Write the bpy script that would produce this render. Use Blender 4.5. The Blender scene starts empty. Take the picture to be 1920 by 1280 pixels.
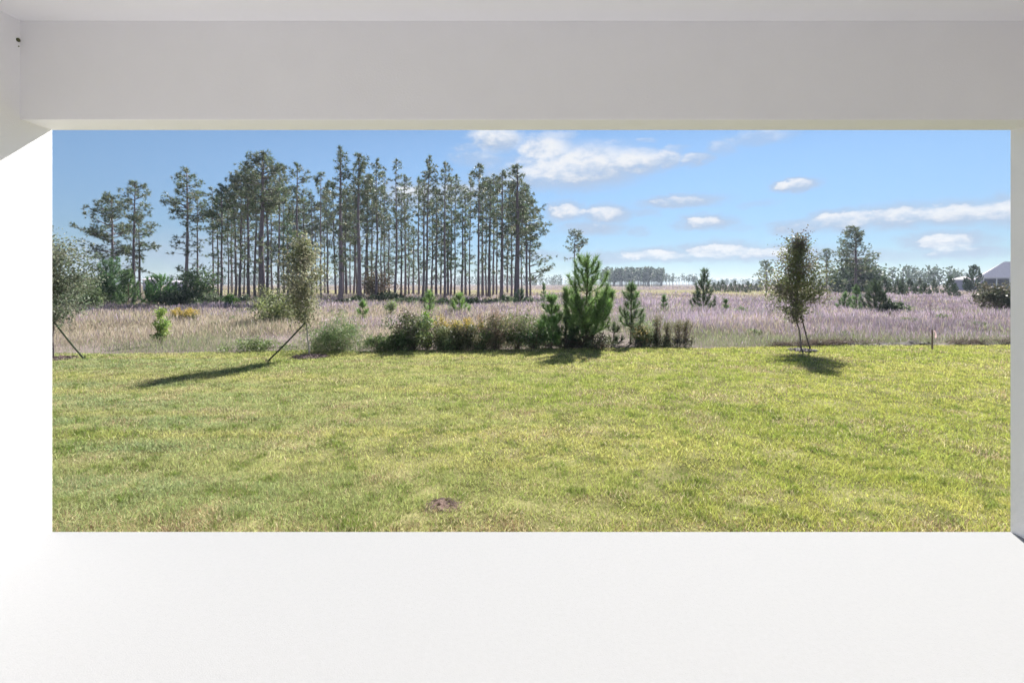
import bpy, math, random
import numpy as np

# ------------------------------------------------------------------ camera, sky, sun, exposure
scene = bpy.context.scene
COL = scene.collection
R = math.radians
F = 960.0            # focal length in pixels of the 1920 px wide photograph
HY = 532.0           # horizon row
CAMZ = 1.5           # eye height above the patio floor
GZ = -0.10           # level of the lawn
EYE = CAMZ - GZ

cam_data = bpy.data.cameras.new('camera')
cam_data.sensor_width = 36.0
cam_data.lens = 18.0
cam_data.shift_y = (HY - 640.0) / 1920.0
cam_data.clip_start = 0.05
cam_data.clip_end = 8000.0
cam = bpy.data.objects.new('camera', cam_data)
cam.location = (0, 0, CAMZ)
cam.rotation_euler = (R(90), 0, 0)
COL.objects.link(cam)
scene.camera = cam

SUN_EL, SUN_AZ = 38.0, 22.0       # degrees; azimuth to the right of the view axis (+Y)
SUN_STRENGTH = 4.6
SKY_STRENGTH = 0.05
EXPOSURE = 1.53

scene.view_settings.view_transform = 'Standard'
scene.view_settings.look = 'None'
scene.view_settings.exposure = EXPOSURE
scene.view_settings.gamma = 1.0
scene.view_settings.use_curve_mapping = False
scene.render.engine = 'CYCLES'
scene.cycles.max_bounces = 12
scene.cycles.diffuse_bounces = 6
scene.cycles.glossy_bounces = 2
scene.cycles.transmission_bounces = 6
scene.cycles.transparent_max_bounces = 8
scene.cycles.volume_bounces = 0
scene.cycles.use_denoising = True
scene.cycles.use_light_tree = False
scene.cycles.use_adaptive_sampling = True
scene.cycles.adaptive_threshold = 0.015
scene.cycles.sample_clamp_indirect = 4.0

sun_data = bpy.data.lights.new('sun', 'SUN')
sun_data.energy = SUN_STRENGTH
sun_data.angle = R(1.2)
sun_data.color = (1.0, 0.955, 0.88)
sun = bpy.data.objects.new('sun', sun_data)
sun.rotation_euler = (R(90 - SUN_EL), 0, R(180 - SUN_AZ))
sun.location = (20, 40, 40)
COL.objects.link(sun)


def world_sky():
    w = bpy.data.worlds.new('World')
    scene.world = w
    w.use_nodes = True
    nt = w.node_tree
    nt.nodes.clear()
    N, L = nt.nodes, nt.links

    def nd(t, **kw):
        n = N.new(t)
        for k, v in kw.items():
            setattr(n, k, v)
        return n

    def math_(op, a, b=None, c=None, clamp=False):
        n = nd('ShaderNodeMath', operation=op, use_clamp=clamp)
        for i, v in enumerate((a, b, c)):
            if v is None:
                continue
            if isinstance(v, (int, float)):
                n.inputs[i].default_value = v
            else:
                L.new(v, n.inputs[i])
        return n.outputs[0]

    sky = nd('ShaderNodeTexSky', sky_type='NISHITA')
    sky.sun_disc = False
    sky.sun_elevation = R(SUN_EL)
    sky.sun_rotation = R(SUN_AZ)
    sky.altitude = 0.0
    sky.air_density = 0.75
    sky.dust_density = 0.0
    sky.ozone_density = 2.0
    tc = nd('ShaderNodeTexCoord')
    sep = nd('ShaderNodeSeparateXYZ')
    L.new(tc.outputs['Generated'], sep.inputs[0])
    az = math_('ARCTAN2', sep.outputs[0], sep.outputs[1])
    el = math_('ARCSINE', sep.outputs[2])
    P = nd('ShaderNodeCombineXYZ')
    L.new(az, P.inputs[0])
    L.new(el, P.inputs[1])
    # ragged cloud edges: distort the direction with noise at two scales
    def noise_off(scale, amp, stretch):
        m = nd('ShaderNodeVectorMath', operation='MULTIPLY')
        L.new(P.outputs[0], m.inputs[0])
        m.inputs[1].default_value = (1.0, stretch, 1.0)
        n = nd('ShaderNodeTexNoise')
        n.inputs['Scale'].default_value = scale
        n.inputs['Detail'].default_value = 4.0
        n.inputs['Roughness'].default_value = 0.62
        L.new(m.outputs[0], n.inputs['Vector'])
        s = nd('ShaderNodeVectorMath', operation='SUBTRACT')
        L.new(n.outputs['Color'], s.inputs[0])
        s.inputs[1].default_value = (0.5, 0.5, 0.5)
        k = nd('ShaderNodeVectorMath', operation='MULTIPLY')
        L.new(s.outputs[0], k.inputs[0])
        k.inputs[1].default_value = amp
        return k.outputs[0], n.outputs['Fac']
    o1, f1 = noise_off(30.0, (0.070, 0.021, 0.0), 1.8)
    a1 = nd('ShaderNodeVectorMath', operation='ADD')
    L.new(P.outputs[0], a1.inputs[0])
    L.new(o1, a1.inputs[1])
    PW = a1.outputs[0]

    # (x, y, half width, half height) in the photograph, turned into azimuth / elevation, and strength
    clouds = [
        (932, 262, 62, 22, .9), (1040, 254, 45, 8, .5), (872, 277, 26, 7, .35),
        (1022, 281, 62, 24, 1.0), (1085, 314, 165, 40, 1.0), (1000, 332, 130, 24, .75), (1190, 305, 80, 24, .9),
        (1250, 298, 46, 18, .8), (1306, 300, 36, 13, .7), (1352, 279, 38, 13, .45), (1425, 259, 80, 14, .5),
        (1490, 347, 62, 12, .95), (1275, 377, 105, 13, .8), (1060, 396, 50, 19, .95), (1132, 402, 70, 18, .9),
        (1205, 398, 35, 8, .5), (1322, 417, 70, 15, .95), (1110, 429, 80, 13, .75), (1196, 433, 30, 8, .5),
        (1500, 426, 80, 13, .8), (1580, 414, 100, 20, .95), (1680, 406, 120, 24, 1.0), (1790, 401, 120, 24, 1.0),
        (1890, 396, 100, 28, 1.0), (1772, 452, 110, 19, .95), (1795, 472, 120, 13, .8),
        (1225, 478, 100, 13, .9), (1345, 470, 100, 19, 1.0), (1450, 476, 140, 15, .9), (1130, 483, 110, 11, .7),
        (770, 366, 85, 24, .85), (860, 362, 80, 20, .8), (180, 485, 150, 30, .6), (420, 475, 220, 36, .55),
        (640, 440, 160, 24, .45), (1640, 480, 150, 12, .5),
        (1265, 277, 26, 6, .35), (1210, 262, 22, 5, .35), (1150, 268, 14, 5, .3), (1420, 382, 60, 7, .3), (1385, 428, 40, 6, .3),
        (1290, 484, 120, 8, .7), (1010, 478, 60, 9, .6), (900, 300, 60, 16, .5),
    ]
    mask = None
    shade = None
    for (x, y, hw, hh, st) in clouds:
        dx = x - 960.0
        a = math.atan2(dx, F)
        e = math.atan2(HY - y, math.hypot(F, dx))
        k = math.cos(a) ** 2
        ra = hw / F * k
        re = 1.3 * hh / F * math.cos(a)
        m = nd('ShaderNodeVectorMath', operation='MULTIPLY_ADD')
        L.new(PW, m.inputs[0])
        m.inputs[1].default_value = (1 / ra, 1 / re, 0)
        m.inputs[2].default_value = (-a / ra, -e / re, 0)
        ln = nd('ShaderNodeVectorMath', operation='LENGTH')
        L.new(m.outputs[0], ln.inputs[0])
        mr = nd('ShaderNodeMapRange', interpolation_type='SMOOTHSTEP')
        mr.inputs['From Min'].default_value = 1.12
        mr.inputs['From Max'].default_value = 0.38
        mr.inputs['To Min'].default_value = 0.0
        mr.inputs['To Max'].default_value = min(1.0, st * 1.12)
        L.new(ln.outputs['Value'], mr.inputs['Value'])
        sp = nd('ShaderNodeSeparateXYZ')
        L.new(m.outputs[0], sp.inputs[0])
        if mask is None:
            mask, shade = mr.outputs[0], sp.outputs[1]
        else:
            mx = nd('ShaderNodeMix', data_type='FLOAT')
            L.new(mr.outputs[0], mx.inputs[0])
            L.new(shade, mx.inputs[2])
            L.new(sp.outputs[1], mx.inputs[3])
            shade = mx.outputs[0]
            mask = math_('MAXIMUM', mask, mr.outputs[0])
    # broken cloud carries on over the unseen sky, thickened there to add fill light
    gn_in = nd('ShaderNodeVectorMath', operation='MULTIPLY')
    L.new(P.outputs[0], gn_in.inputs[0])
    gn_in.inputs[1].default_value = (1.0, 2.2, 1.0)
    gn = nd('ShaderNodeTexNoise')
    gn.inputs['Scale'].default_value = 5.0
    gn.inputs['Detail'].default_value = 6.0
    gn.inputs['Roughness'].default_value = 0.6
    L.new(gn_in.outputs[0], gn.inputs['Vector'])
    gm = nd('ShaderNodeMapRange', interpolation_type='SMOOTHSTEP')
    gm.inputs['From Min'].default_value = 0.52
    gm.inputs['From Max'].default_value = 0.66
    L.new(gn.outputs['Fac'], gm.inputs['Value'])
    away = nd('ShaderNodeMapRange', interpolation_type='SMOOTHSTEP')
    away.inputs['From Min'].default_value = 0.30
    away.inputs['From Max'].default_value = 0.42
    # distance from the charted part of the sky
    aa = math_('MULTIPLY', math_('MAXIMUM', math_('SUBTRACT', math_('ABSOLUTE', az), 0.62), 0.0), 1.5)
    L.new(math_('MAXIMUM', math_('ADD', aa, 0.0), el), away.inputs['Value'])
    gmask = math_('MULTIPLY', gm.outputs[0], away.outputs[0])
    gmask = math_('MULTIPLY', gmask, math_('GREATER_THAN', el, 0.0))
    mask = math_('MAXIMUM', mask, gmask)
    # thin the cloud with fine noise
    thin = nd('ShaderNodeMapRange')
    thin.inputs['From Min'].default_value = 0.30
    thin.inputs['From Max'].default_value = 0.62
    thin.inputs['To Min'].default_value = 0.72
    thin.inputs['To Max'].default_value = 1.0
    L.new(f1, thin.inputs['Value'])
    mask = math_('MULTIPLY', mask, thin.outputs[0])
    sh = nd('ShaderNodeMapRange', interpolation_type='SMOOTHSTEP')
    sh.inputs['From Min'].default_value = -0.75
    sh.inputs['From Max'].default_value = 0.55
    L.new(math_('ADD', shade, math_('MULTIPLY', math_('SUBTRACT', f1, 0.5), 2.6)), sh.inputs['Value'])
    cc = nd('ShaderNodeMix', data_type='RGBA')
    L.new(sh.outputs[0], cc.inputs[0])
    cc.inputs[6].default_value = CLOUD_BASE
    cc.inputs[7].default_value = CLOUD_TOP
    tint = nd('ShaderNodeMix', data_type='RGBA', blend_type='MULTIPLY')
    tint.inputs[0].default_value = 1.0
    L.new(sky.outputs[0], tint.inputs[6])
    hr = nd('ShaderNodeMapRange', interpolation_type='SMOOTHSTEP')    # denser, duller air low over the land, all round
    hr.inputs['From Min'].default_value = -0.02
    hr.inputs['From Max'].default_value = 0.26
    L.new(el, hr.inputs['Value'])
    ht = nd('ShaderNodeMix', data_type='RGBA')
    L.new(hr.outputs[0], ht.inputs[0])
    ht.inputs[6].default_value = (0.40, 0.455, 0.52, 1)
    ht.inputs[7].default_value = SKY_TINT
    L.new(ht.outputs[2], tint.inputs[7])
    out = nd('ShaderNodeMix', data_type='RGBA')
    L.new(mask, out.inputs[0])
    L.new(tint.outputs[2], out.inputs[6])
    L.new(cc.outputs[2], out.inputs[7])
    bg = nd('ShaderNodeBackground')
    bg.inputs['Strength'].default_value = SKY_STRENGTH
    L.new(out.outputs[2], bg.inputs['Color'])
    wo = nd('ShaderNodeOutputWorld')
    L.new(bg.outputs[0], wo.inputs['Surface'])
    w.cycles.sampling_method = 'MANUAL'
    w.cycles.sample_map_resolution = 1024


CLOUD_TOP = (6.0, 6.15, 6.4, 1)
CLOUD_BASE = (3.2, 3.9, 5.0, 1)
SKY_TINT = (0.88, 0.90, 0.87, 1)
world_sky()


# ------------------------------------------------------------------ helpers
def ground_depth(y):
    return EYE * F / (y - HY)


def at(x, y):
    """point of the lawn level seen at photo pixel (x, y)"""
    d = ground_depth(y)
    return ((x - 960.0) / F * d, d)


def atd(x, d):
    return ((x - 960.0) / F * d, d)


def tag(o, label=None, cat=None, group=None, kind=None):
    if label:
        o['label'] = label
    if cat:
        o['category'] = cat
    if group:
        o['group'] = group
    if kind:
        o['kind'] = kind
    return o


def empty(name, loc, rz=0.0, s=1.0):
    o = bpy.data.objects.new(name, None)
    o.location = loc
    o.rotation_euler = (0, 0, rz)
    o.scale = (s, s, s) if isinstance(s, (int, float)) else s
    o.empty_display_size = 0.1
    COL.objects.link(o)
    return o


class Geo:
    """collects vertices, triangles / quads and one colour per vertex"""
    def __init__(self):
        self.v, self.t, self.q, self.c, self.n = [], [], [], [], 0

    def add(self, v, t=None, q=None, c=(0.5, 0.5, 0.5)):
        v = np.asarray(v, dtype=np.float32).reshape(-1, 3)
        c = np.asarray(c, dtype=np.float32)
        if c.ndim == 1:
            c = np.repeat(c[None, :], len(v), 0)
        self.v.append(v)
        self.c.append(c)
        if t is not None and len(t):
            self.t.append(np.asarray(t, dtype=np.int32).reshape(-1, 3) + self.n)
        if q is not None and len(q):
            self.q.append(np.asarray(q, dtype=np.int32).reshape(-1, 4) + self.n)
        self.n += len(v)

    def mesh(self, name, mat, smooth=False):
        me = bpy.data.meshes.new(name)
        V = np.concatenate(self.v) if self.v else np.zeros((0, 3), np.float32)
        Cc = np.concatenate(self.c)
        T = np.concatenate(self.t) if self.t else np.zeros((0, 3), np.int32)
        Q = np.concatenate(self.q) if self.q else np.zeros((0, 4), np.int32)
        me.vertices.add(len(V))
        me.vertices.foreach_set('co', V.ravel())
        nl = len(T) * 3 + len(Q) * 4
        me.loops.add(nl)
        me.loops.foreach_set('vertex_index', np.concatenate([T.ravel(), Q.ravel()]))
        me.polygons.add(len(T) + len(Q))
        ls = np.concatenate([np.arange(len(T)) * 3, len(T) * 3 + np.arange(len(Q)) * 4]).astype(np.int32)
        me.polygons.foreach_set('loop_start', ls)
        me.polygons.foreach_set('use_smooth', np.full(len(T) + len(Q), smooth, bool))
        me.update(calc_edges=True)
        a = me.attributes.new('col', 'FLOAT_COLOR', 'POINT')
        a.data.foreach_set('color', np.concatenate([Cc, np.ones((len(Cc), 1), np.float32)], 1).ravel())
        me.materials.append(mat)
        return me

    def build(self, name, mat, parent=None, smooth=False):
        o = bpy.data.objects.new(name, self.mesh(name, mat, smooth))
        COL.objects.link(o)
        if parent is not None:
            o.parent = parent
        return o


_vn = {}


def vnoise(x, y, scale, seed):
    if seed not in _vn:
        _vn[seed] = np.random.default_rng(seed).random((257, 257)).astype(np.float32)
    g = _vn[seed]
    u = np.asarray(x) / scale + 1000.0
    v = np.asarray(y) / scale + 1000.0
    i = np.floor(u).astype(int)
    j = np.floor(v).astype(int)
    fu = u - i
    fv = v - j
    fu = fu * fu * (3 - 2 * fu)
    fv = fv * fv * (3 - 2 * fv)
    i0, j0, i1, j1 = i % 256, j % 256, (i + 1) % 256, (j + 1) % 256
    return (g[i0, j0] * (1 - fu) + g[i1, j0] * fu) * (1 - fv) + (g[i0, j1] * (1 - fu) + g[i1, j1] * fu) * fv


def fbm(x, y, scale, seed, octaves=3):
    s, a, t = 0, 1.0, 0
    for k in range(octaves):
        s = s + a * vnoise(x, y, scale / 2 ** k, seed + k)
        t += a
        a *= 0.5
    return s / t


def unit(v):
    return v / np.maximum(np.linalg.norm(v, axis=-1, keepdims=True), 1e-9)


def rand_unit(rng, n):
    return unit(rng.normal(size=(n, 3)))


def jitter_col(rng, base, n, amt=0.2, hue=0.06):
    base = np.asarray(base, dtype=np.float32)
    k = 1.0 + rng.uniform(-amt, amt, (n, 1))
    h = 1.0 + rng.uniform(-hue, hue, (n, 3))
    return np.clip(base * k * h, 0.003, 0.95).astype(np.float32)


def needles(g, rng, p, d, length, width, col):
    """one slim triangle per needle bundle: base at p, tip along d"""
    n = len(p)
    length = np.broadcast_to(length, (n,))[:, None]
    width = np.broadcast_to(width, (n,))[:, None]
    side = unit(np.cross(d, rand_unit(rng, n))) * width * 0.5
    tip = p + d * length
    v = np.stack([p - side, p + side, tip], 1).reshape(-1, 3)
    t = np.arange(3 * n).reshape(-1, 3)
    g.add(v, t=t, c=np.repeat(col, 3, 0))


def leaves(g, rng, p, size, col, up=0.0, aspect=0.5, droop=None):
    """one small rhombus per leaf"""
    n = len(p)
    d = rand_unit(rng, n)
    if droop is not None:
        d = unit(d + np.asarray(droop))
    nn = unit(rand_unit(rng, n) + np.array([0, 0, up]))
    s = unit(np.cross(d, nn))
    size = np.broadcast_to(size, (n,))[:, None]
    a = p
    b = p + d * size * 0.5 + s * size * 0.5 * aspect
    c = p + d * size
    e = p + d * size * 0.5 - s * size * 0.5 * aspect
    v = np.stack([a, b, c, e], 1).reshape(-1, 3)
    q = np.arange(4 * n).reshape(-1, 4)
    g.add(v, q=q, c=np.repeat(col, 4, 0))


def tube(g, pts, rad, sides=7, col=(0.2, 0.2, 0.2), cap=True):
    pts = np.asarray(pts, dtype=np.float64)
    n = len(pts)
    tan = np.gradient(pts, axis=0)
    tan = unit(tan)
    ref = np.array([0.0, 0.0, 1.0])
    if abs(tan[0] @ ref) > 0.9:
        ref = np.array([1.0, 0.0, 0.0])
    vs = []
    for i in range(n):
        a = np.cross(tan[i], ref)
        a /= np.linalg.norm(a) + 1e-9
        b = np.cross(tan[i], a)
        ang = np.linspace(0, 2 * math.pi, sides, endpoint=False)
        r = rad[i] if np.ndim(rad) else rad
        vs.append(pts[i] + r * (np.cos(ang)[:, None] * a + np.sin(ang)[:, None] * b))
    q = []
    for i in range(n - 1):
        for k in range(sides):
            k2 = (k + 1) % sides
            q.append((i * sides + k, i * sides + k2, (i + 1) * sides + k2, (i + 1) * sides + k))
    t = []
    v = np.concatenate(vs)
    if cap:
        v = np.concatenate([v, pts[:1], pts[-1:]])
        b0, b1 = n * sides, n * sides + 1
        for k in range(sides):
            k2 = (k + 1) % sides
            t.append((b0, k2, k))
            t.append((b1, (n - 1) * sides + k, (n - 1) * sides + k2))
    g.add(v, t=t, q=q, c=col)


def box(g, x0, x1, y0, y1, z0, z1, col=(0.5, 0.5, 0.5)):
    v = [(x, y, z) for x in (x0, x1) for y in (y0, y1) for z in (z0, z1)]
    q = [(0, 1, 3, 2), (4, 6, 7, 5), (0, 4, 5, 1), (2, 3, 7, 6), (0, 2, 6, 4), (1, 5, 7, 3)]
    g.add(v, q=q, c=col)


# ------------------------------------------------------------------ materials
def new_mat(name):
    m = bpy.data.materials.new(name)
    m.use_nodes = True
    nt = m.node_tree
    nt.nodes.clear()
    return m, nt.nodes, nt.links


def foliage_mat(name, trans=0.4, rough=0.55, spec=0.25):
    m, N, L = new_mat(name)
    at_ = N.new('ShaderNodeAttribute')
    at_.attribute_name = 'col'
    p = N.new('ShaderNodeBsdfPrincipled')
    p.inputs['Roughness'].default_value = rough
    p.inputs['Specular IOR Level'].default_value = spec
    t = N.new('ShaderNodeBsdfTranslucent')
    mx = N.new('ShaderNodeMixShader')
    mx.inputs[0].default_value = trans
    o = N.new('ShaderNodeOutputMaterial')
    L.new(at_.outputs['Color'], p.inputs['Base Color'])
    L.new(at_.outputs['Color'], t.inputs['Color'])
    L.new(p.outputs[0], mx.inputs[1])
    L.new(t.outputs[0], mx.inputs[2])
    L.new(mx.outputs[0], o.inputs['Surface'])
    return m


def surf_mat(name, base, vary=0.1, scale=8.0, rough=0.8, bump=0.1, bump_scale=60.0, attr=False, spec=0.3, second=None, dist=0.01):
    m, N, L = new_mat(name)
    tc = N.new('ShaderNodeTexCoord')
    n1 = N.new('ShaderNodeTexNoise')
    n1.inputs['Scale'].default_value = scale
    n1.inputs['Detail'].default_value = 6
    n1.inputs['Roughness'].default_value = 0.6
    L.new(tc.outputs['Object'], n1.inputs['Vector'])
    p = N.new('ShaderNodeBsdfPrincipled')
    p.inputs['Roughness'].default_value = rough
    p.inputs['Specular IOR Level'].default_value = spec
    mx = N.new('ShaderNodeMix')
    mx.data_type = 'RGBA'
    mr = N.new('ShaderNodeMapRange')
    mr.inputs['From Min'].default_value = 0.3
    mr.inputs['From Max'].default_value = 0.7
    L.new(n1.outputs['Fac'], mr.inputs['Value'])
    L.new(mr.outputs[0], mx.inputs[0])
    if attr:
        at_ = N.new('ShaderNodeAttribute')
        at_.attribute_name = 'col'
        for i, k in ((6, 1 - vary), (7, 1 + vary)):
            mm = N.new('ShaderNodeMix')
            mm.data_type = 'RGBA'
            mm.blend_type = 'MULTIPLY'
            mm.inputs[0].default_value = 1.0
            L.new(at_.outputs['Color'], mm.inputs[6])
            mm.inputs[7].default_value = (k, k, k, 1)
            L.new(mm.outputs[2], mx.inputs[i])
    else:
        a = [c * (1 - vary) for c in base]
        b = [min(c * (1 + vary), 0.97) for c in (second or base)]
        mx.inputs[6].default_value = (*a, 1)
        mx.inputs[7].default_value = (*b, 1)
    L.new(mx.outputs[2], p.inputs['Base Color'])
    if bump:
        n2 = N.new('ShaderNodeTexNoise')
        n2.inputs['Scale'].default_value = bump_scale
        n2.inputs['Detail'].default_value = 5
        L.new(tc.outputs['Object'], n2.inputs['Vector'])
        bp = N.new('ShaderNodeBump')
        bp.inputs['Strength'].default_value = bump
        bp.inputs['Distance'].default_value = dist
        L.new(n2.outputs['Fac'], bp.inputs['Height'])
        L.new(bp.outputs[0], p.inputs['Normal'])
    o = N.new('ShaderNodeOutputMaterial')
    L.new(p.outputs[0], o.inputs['Surface'])
    return m


M_WALL = surf_mat('white_stucco', (0.91, 0.897, 0.915), vary=0.012, scale=5, rough=0.85, bump=0.35, bump_scale=90, dist=0.004, spec=0.2)
M_CEIL = surf_mat('ceiling_paint', (0.93, 0.915, 0.94), vary=0.01, scale=3, rough=0.9, bump=0.15, bump_scale=120, dist=0.003, spec=0.2)
M_SLAB = surf_mat('pale_concrete', (0.28, 0.286, 0.30), vary=0.022, scale=45, rough=0.9, bump=0.25, bump_scale=160, dist=0.003, spec=0.2)
M_ROOF = surf_mat('grey_shingle', (0.30, 0.29, 0.29), vary=0.15, scale=9, rough=0.9, bump=0.4)
M_LEAF = foliage_mat('leaf', 0.42, 0.5, 0.3)
M_GRASS = foliage_mat('grass_blade', 0.5, 0.5, 0.25)
M_DRY = foliage_mat('dry_grass', 0.45, 0.7, 0.1)
M_NEEDLE = foliage_mat('pine_needle', 0.38, 0.45, 0.3)
M_FLOWER = foliage_mat('flower', 0.35, 0.7, 0.1)
M_BARK = surf_mat('bark', (0.1, 0.1, 0.1), vary=0.35, scale=14, rough=0.95, bump=0.8, bump_scale=25, attr=True, spec=0.1, dist=0.03)
M_PLAIN = surf_mat('tinted', (0.1, 0.1, 0.1), vary=0.12, scale=4, rough=0.85, bump=0.3, bump_scale=30, attr=True, spec=0.2)

# ------------------------------------------------------------------ ground
def sheet(name, xs, ys, zf, mat, colf=None):
    X, Y = np.meshgrid(np.asarray(xs, float), np.asarray(ys, float))
    Z = zf(X, Y)
    g = Geo()
    nx, ny = len(xs), len(ys)
    idx = np.arange(nx * ny).reshape(ny, nx)
    q = np.stack([idx[:-1, :-1], idx[:-1, 1:], idx[1:, 1:], idx[1:, :-1]], -1).reshape(-1, 4)
    c = colf(X, Y).reshape(-1, 3) if colf is not None else (0.3, 0.3, 0.3)
    g.add(np.stack([X, Y, Z], -1).reshape(-1, 3), q=q, c=c)
    return g.build(name, mat, smooth=True)


def ground_mat():
    m, N, L = new_mat('meadow_soil')
    tc = N.new('ShaderNodeTexCoord')
    mp = N.new('ShaderNodeMapping')
    mp.inputs['Scale'].default_value = (1, 0.35, 1)
    L.new(tc.outputs['Object'], mp.inputs['Vector'])
    def noise(scale, vec, det=6):
        n = N.new('ShaderNodeTexNoise')
        n.inputs['Scale'].default_value = scale
        n.inputs['Detail'].default_value = det
        L.new(vec, n.inputs['Vector'])
        return n.outputs['Fac']
    big = noise(0.03, mp.outputs[0])
    fine = noise(1.2, tc.outputs['Object'])
    r1 = N.new('ShaderNodeValToRGB')
    r1.color_ramp.elements[0].position = 0.35
    r1.color_ramp.elements[0].color = (0.20, 0.17, 0.16, 1)
    r1.color_ramp.elements[1].position = 0.65
    r1.color_ramp.elements[1].color = (0.24, 0.22, 0.13, 1)
    e = r1.color_ramp.elements.new(0.5)
    e.color = (0.22, 0.18, 0.18, 1)
    L.new(big, r1.inputs['Fac'])
    r2 = N.new('ShaderNodeValToRGB')
    r2.color_ramp.elements[0].color = (0.6, 0.6, 0.6, 1)
    r2.color_ramp.elements[1].color = (1.3, 1.3, 1.3, 1)
    L.new(fine, r2.inputs['Fac'])
    mx = N.new('ShaderNodeMix')
    mx.data_type = 'RGBA'
    mx.blend_type = 'MULTIPLY'
    mx.inputs[0].default_value = 1.0
    L.new(r1.outputs['Color'], mx.inputs[6])
    L.new(r2.outputs['Color'], mx.inputs[7])
    p = N.new('ShaderNodeBsdfDiffuse')
    L.new(mx.outputs[2], p.inputs['Color'])
    o = N.new('ShaderNodeOutputMaterial')
    L.new(p.outputs[0], o.inputs['Surface'])
    return m


M_GROUND = ground_mat()


def edge_y(x):
    """far edge of the mown lawn"""
    x = np.asarray(x, float)
    return 12.45 + 0.075 * x + 0.10 * np.sin(x * 0.9) + 0.05 * np.sin(x * 2.3 + 1)


gx = np.unique(np.concatenate([np.linspace(-1600, -60, 12), np.linspace(-60, 60, 41), np.linspace(60, 1600, 12)]))
gy = np.unique(np.concatenate([np.linspace(-200, -20, 4), np.linspace(-20, 120, 50), np.linspace(120, 1800, 14)]))
ground = sheet('ground', gx, gy, lambda X, Y: np.full_like(X, GZ - 0.03), M_GROUND)
tag(ground, kind='structure')

M_LAWN = surf_mat('lawn_thatch', (0.12, 0.12, 0.05), vary=0.35, scale=2.5, rough=1.0, bump=0.6, bump_scale=40, spec=0.0, second=(0.20, 0.19, 0.09), dist=0.02)


def lawn_z(X, Y):
    return GZ + 0.018 * (fbm(X, Y, 1.6, 11) - 0.5) + 0.012 * (fbm(X, Y, 0.45, 15) - 0.5)


def build_lawn_sheet():
    g = Geo()
    xs = np.linspace(-17, 19, 145)
    ts = np.linspace(0, 1, 60)
    X, T = np.meshgrid(xs, ts)
    Y = 3.12 + (edge_y(X) - 3.12) * T
    Z = lawn_z(X, Y)
    nx, ny = len(xs), len(ts)
    idx = np.arange(nx * ny).reshape(ny, nx)
    q = np.stack([idx[:-1, :-1], idx[:-1, 1:], idx[1:, 1:], idx[1:, :-1]], -1).reshape(-1, 4)
    g.add(np.stack([X, Y, Z], -1).reshape(-1, 3), q=q, c=(0.15, 0.15, 0.06))
    return g.build('lawn', M_LAWN, smooth=True)


tag(build_lawn_sheet(), kind='structure')

# far pasture strip seen beyond the trees
M_FIELD = surf_mat('pasture', (0.20, 0.20, 0.10), vary=0.2, scale=0.12, rough=1.0, bump=0, spec=0.0, second=(0.27, 0.24, 0.15))
fld = sheet('pasture', np.linspace(-70, 60, 40), np.linspace(74, 128, 14), lambda X, Y: np.full_like(X, GZ + 0.05), M_FIELD)
tag(fld, kind='structure')

# ------------------------------------------------------------------ covered patio
XL, XR = -2.785, 3.019
Y_OUT, Y_IN = 3.103, 2.90
Z_SOF, Z_CEIL = CAMZ + 0.928, CAMZ + 1.486


def bevel_box(name, x0, x1, y0, y1, z0, z1, mat, parent, bev=0.006, seg=2):
    g = Geo()
    box(g, x0, x1, y0, y1, z0, z1)
    o = g.build(name, mat, parent)
    if bev:
        b = o.modifiers.new('bevel', 'BEVEL')
        b.width = bev
        b.segments = seg
    return o


patio_floor = bevel_box('patio_floor', XL - 0.25, XR + 0.25, -0.6, Y_OUT + 0.003, GZ - 0.25, 0.0, M_SLAB, None, 0.008, 2)
tag(patio_floor, kind='structure')
house = empty('covered_patio', (0, 1.4, 0))
tag(house, 'white stucco covered patio with side walls, header beam and flat ceiling around the opening', 'porch')


def hpart(o):
    o.location = (0, -1.4, 0)
    return o


hpart(bevel_box('side_wall', XL - 0.22, XL, -0.40, Y_OUT, -0.02, Z_CEIL + 0.05, M_WALL, house, 0.004))
hpart(bevel_box('side_wall', XR, XR + 0.22, -0.40, Y_OUT, -0.02, Z_CEIL + 0.05, M_WALL, house, 0.004))
hpart(bevel_box('header_beam', XL - 0.05, XR + 0.05, Y_IN, Y_OUT - 0.004, Z_SOF, Z_CEIL + 0.04, M_WALL, house, 0.005))
hpart(bevel_box('back_wall', XL - 0.05, XR + 0.05, -0.39, -0.30, -0.015, Z_CEIL + 0.03, M_WALL, house, 0))
hpart(bevel_box('ceiling', XL - 0.24, XR + 0.24, -0.42, Y_OUT + 0.25, Z_CEIL, Z_CEIL + 0.14, M_CEIL, house, 0))
rf = Geo()
zr = Z_CEIL + 0.142
rf.add([(XL - .5, -3.5, zr), (XR + .5, -3.5, zr), (XR + .5, Y_OUT + .27, zr), (XL - .5, Y_OUT + .27, zr),
        (XL - .5, -3.5, zr + 1.6), (XR + .5, -3.5, zr + 1.6)],
       q=[(0, 1, 2, 3), (3, 2, 5, 4), (1, 0, 4, 5)], t=[(0, 3, 4), (2, 1, 5)])
hpart(rf.build('roof', M_ROOF, house))
# small dark plug left in the side wall beside the header
pg = Geo()
tube(pg, [(XL + 0.0005, 2.885, 2.872), (XL + 0.006, 2.885, 2.872), (XL + 0.008, 2.885, 2.872)], [0.011, 0.011, 0.006], 10, (0.10, 0.10, 0.05))
tube(pg, [(XL + 0.0005, 2.889, 2.838), (XL + 0.004, 2.889, 2.838)], [0.004, 0.003], 8, (0.2, 0.2, 0.12))
hpart(pg.build('wall_plug', M_PLAIN, house))

# ------------------------------------------------------------------ lawn grass
BARE = at(832, 945)


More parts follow.
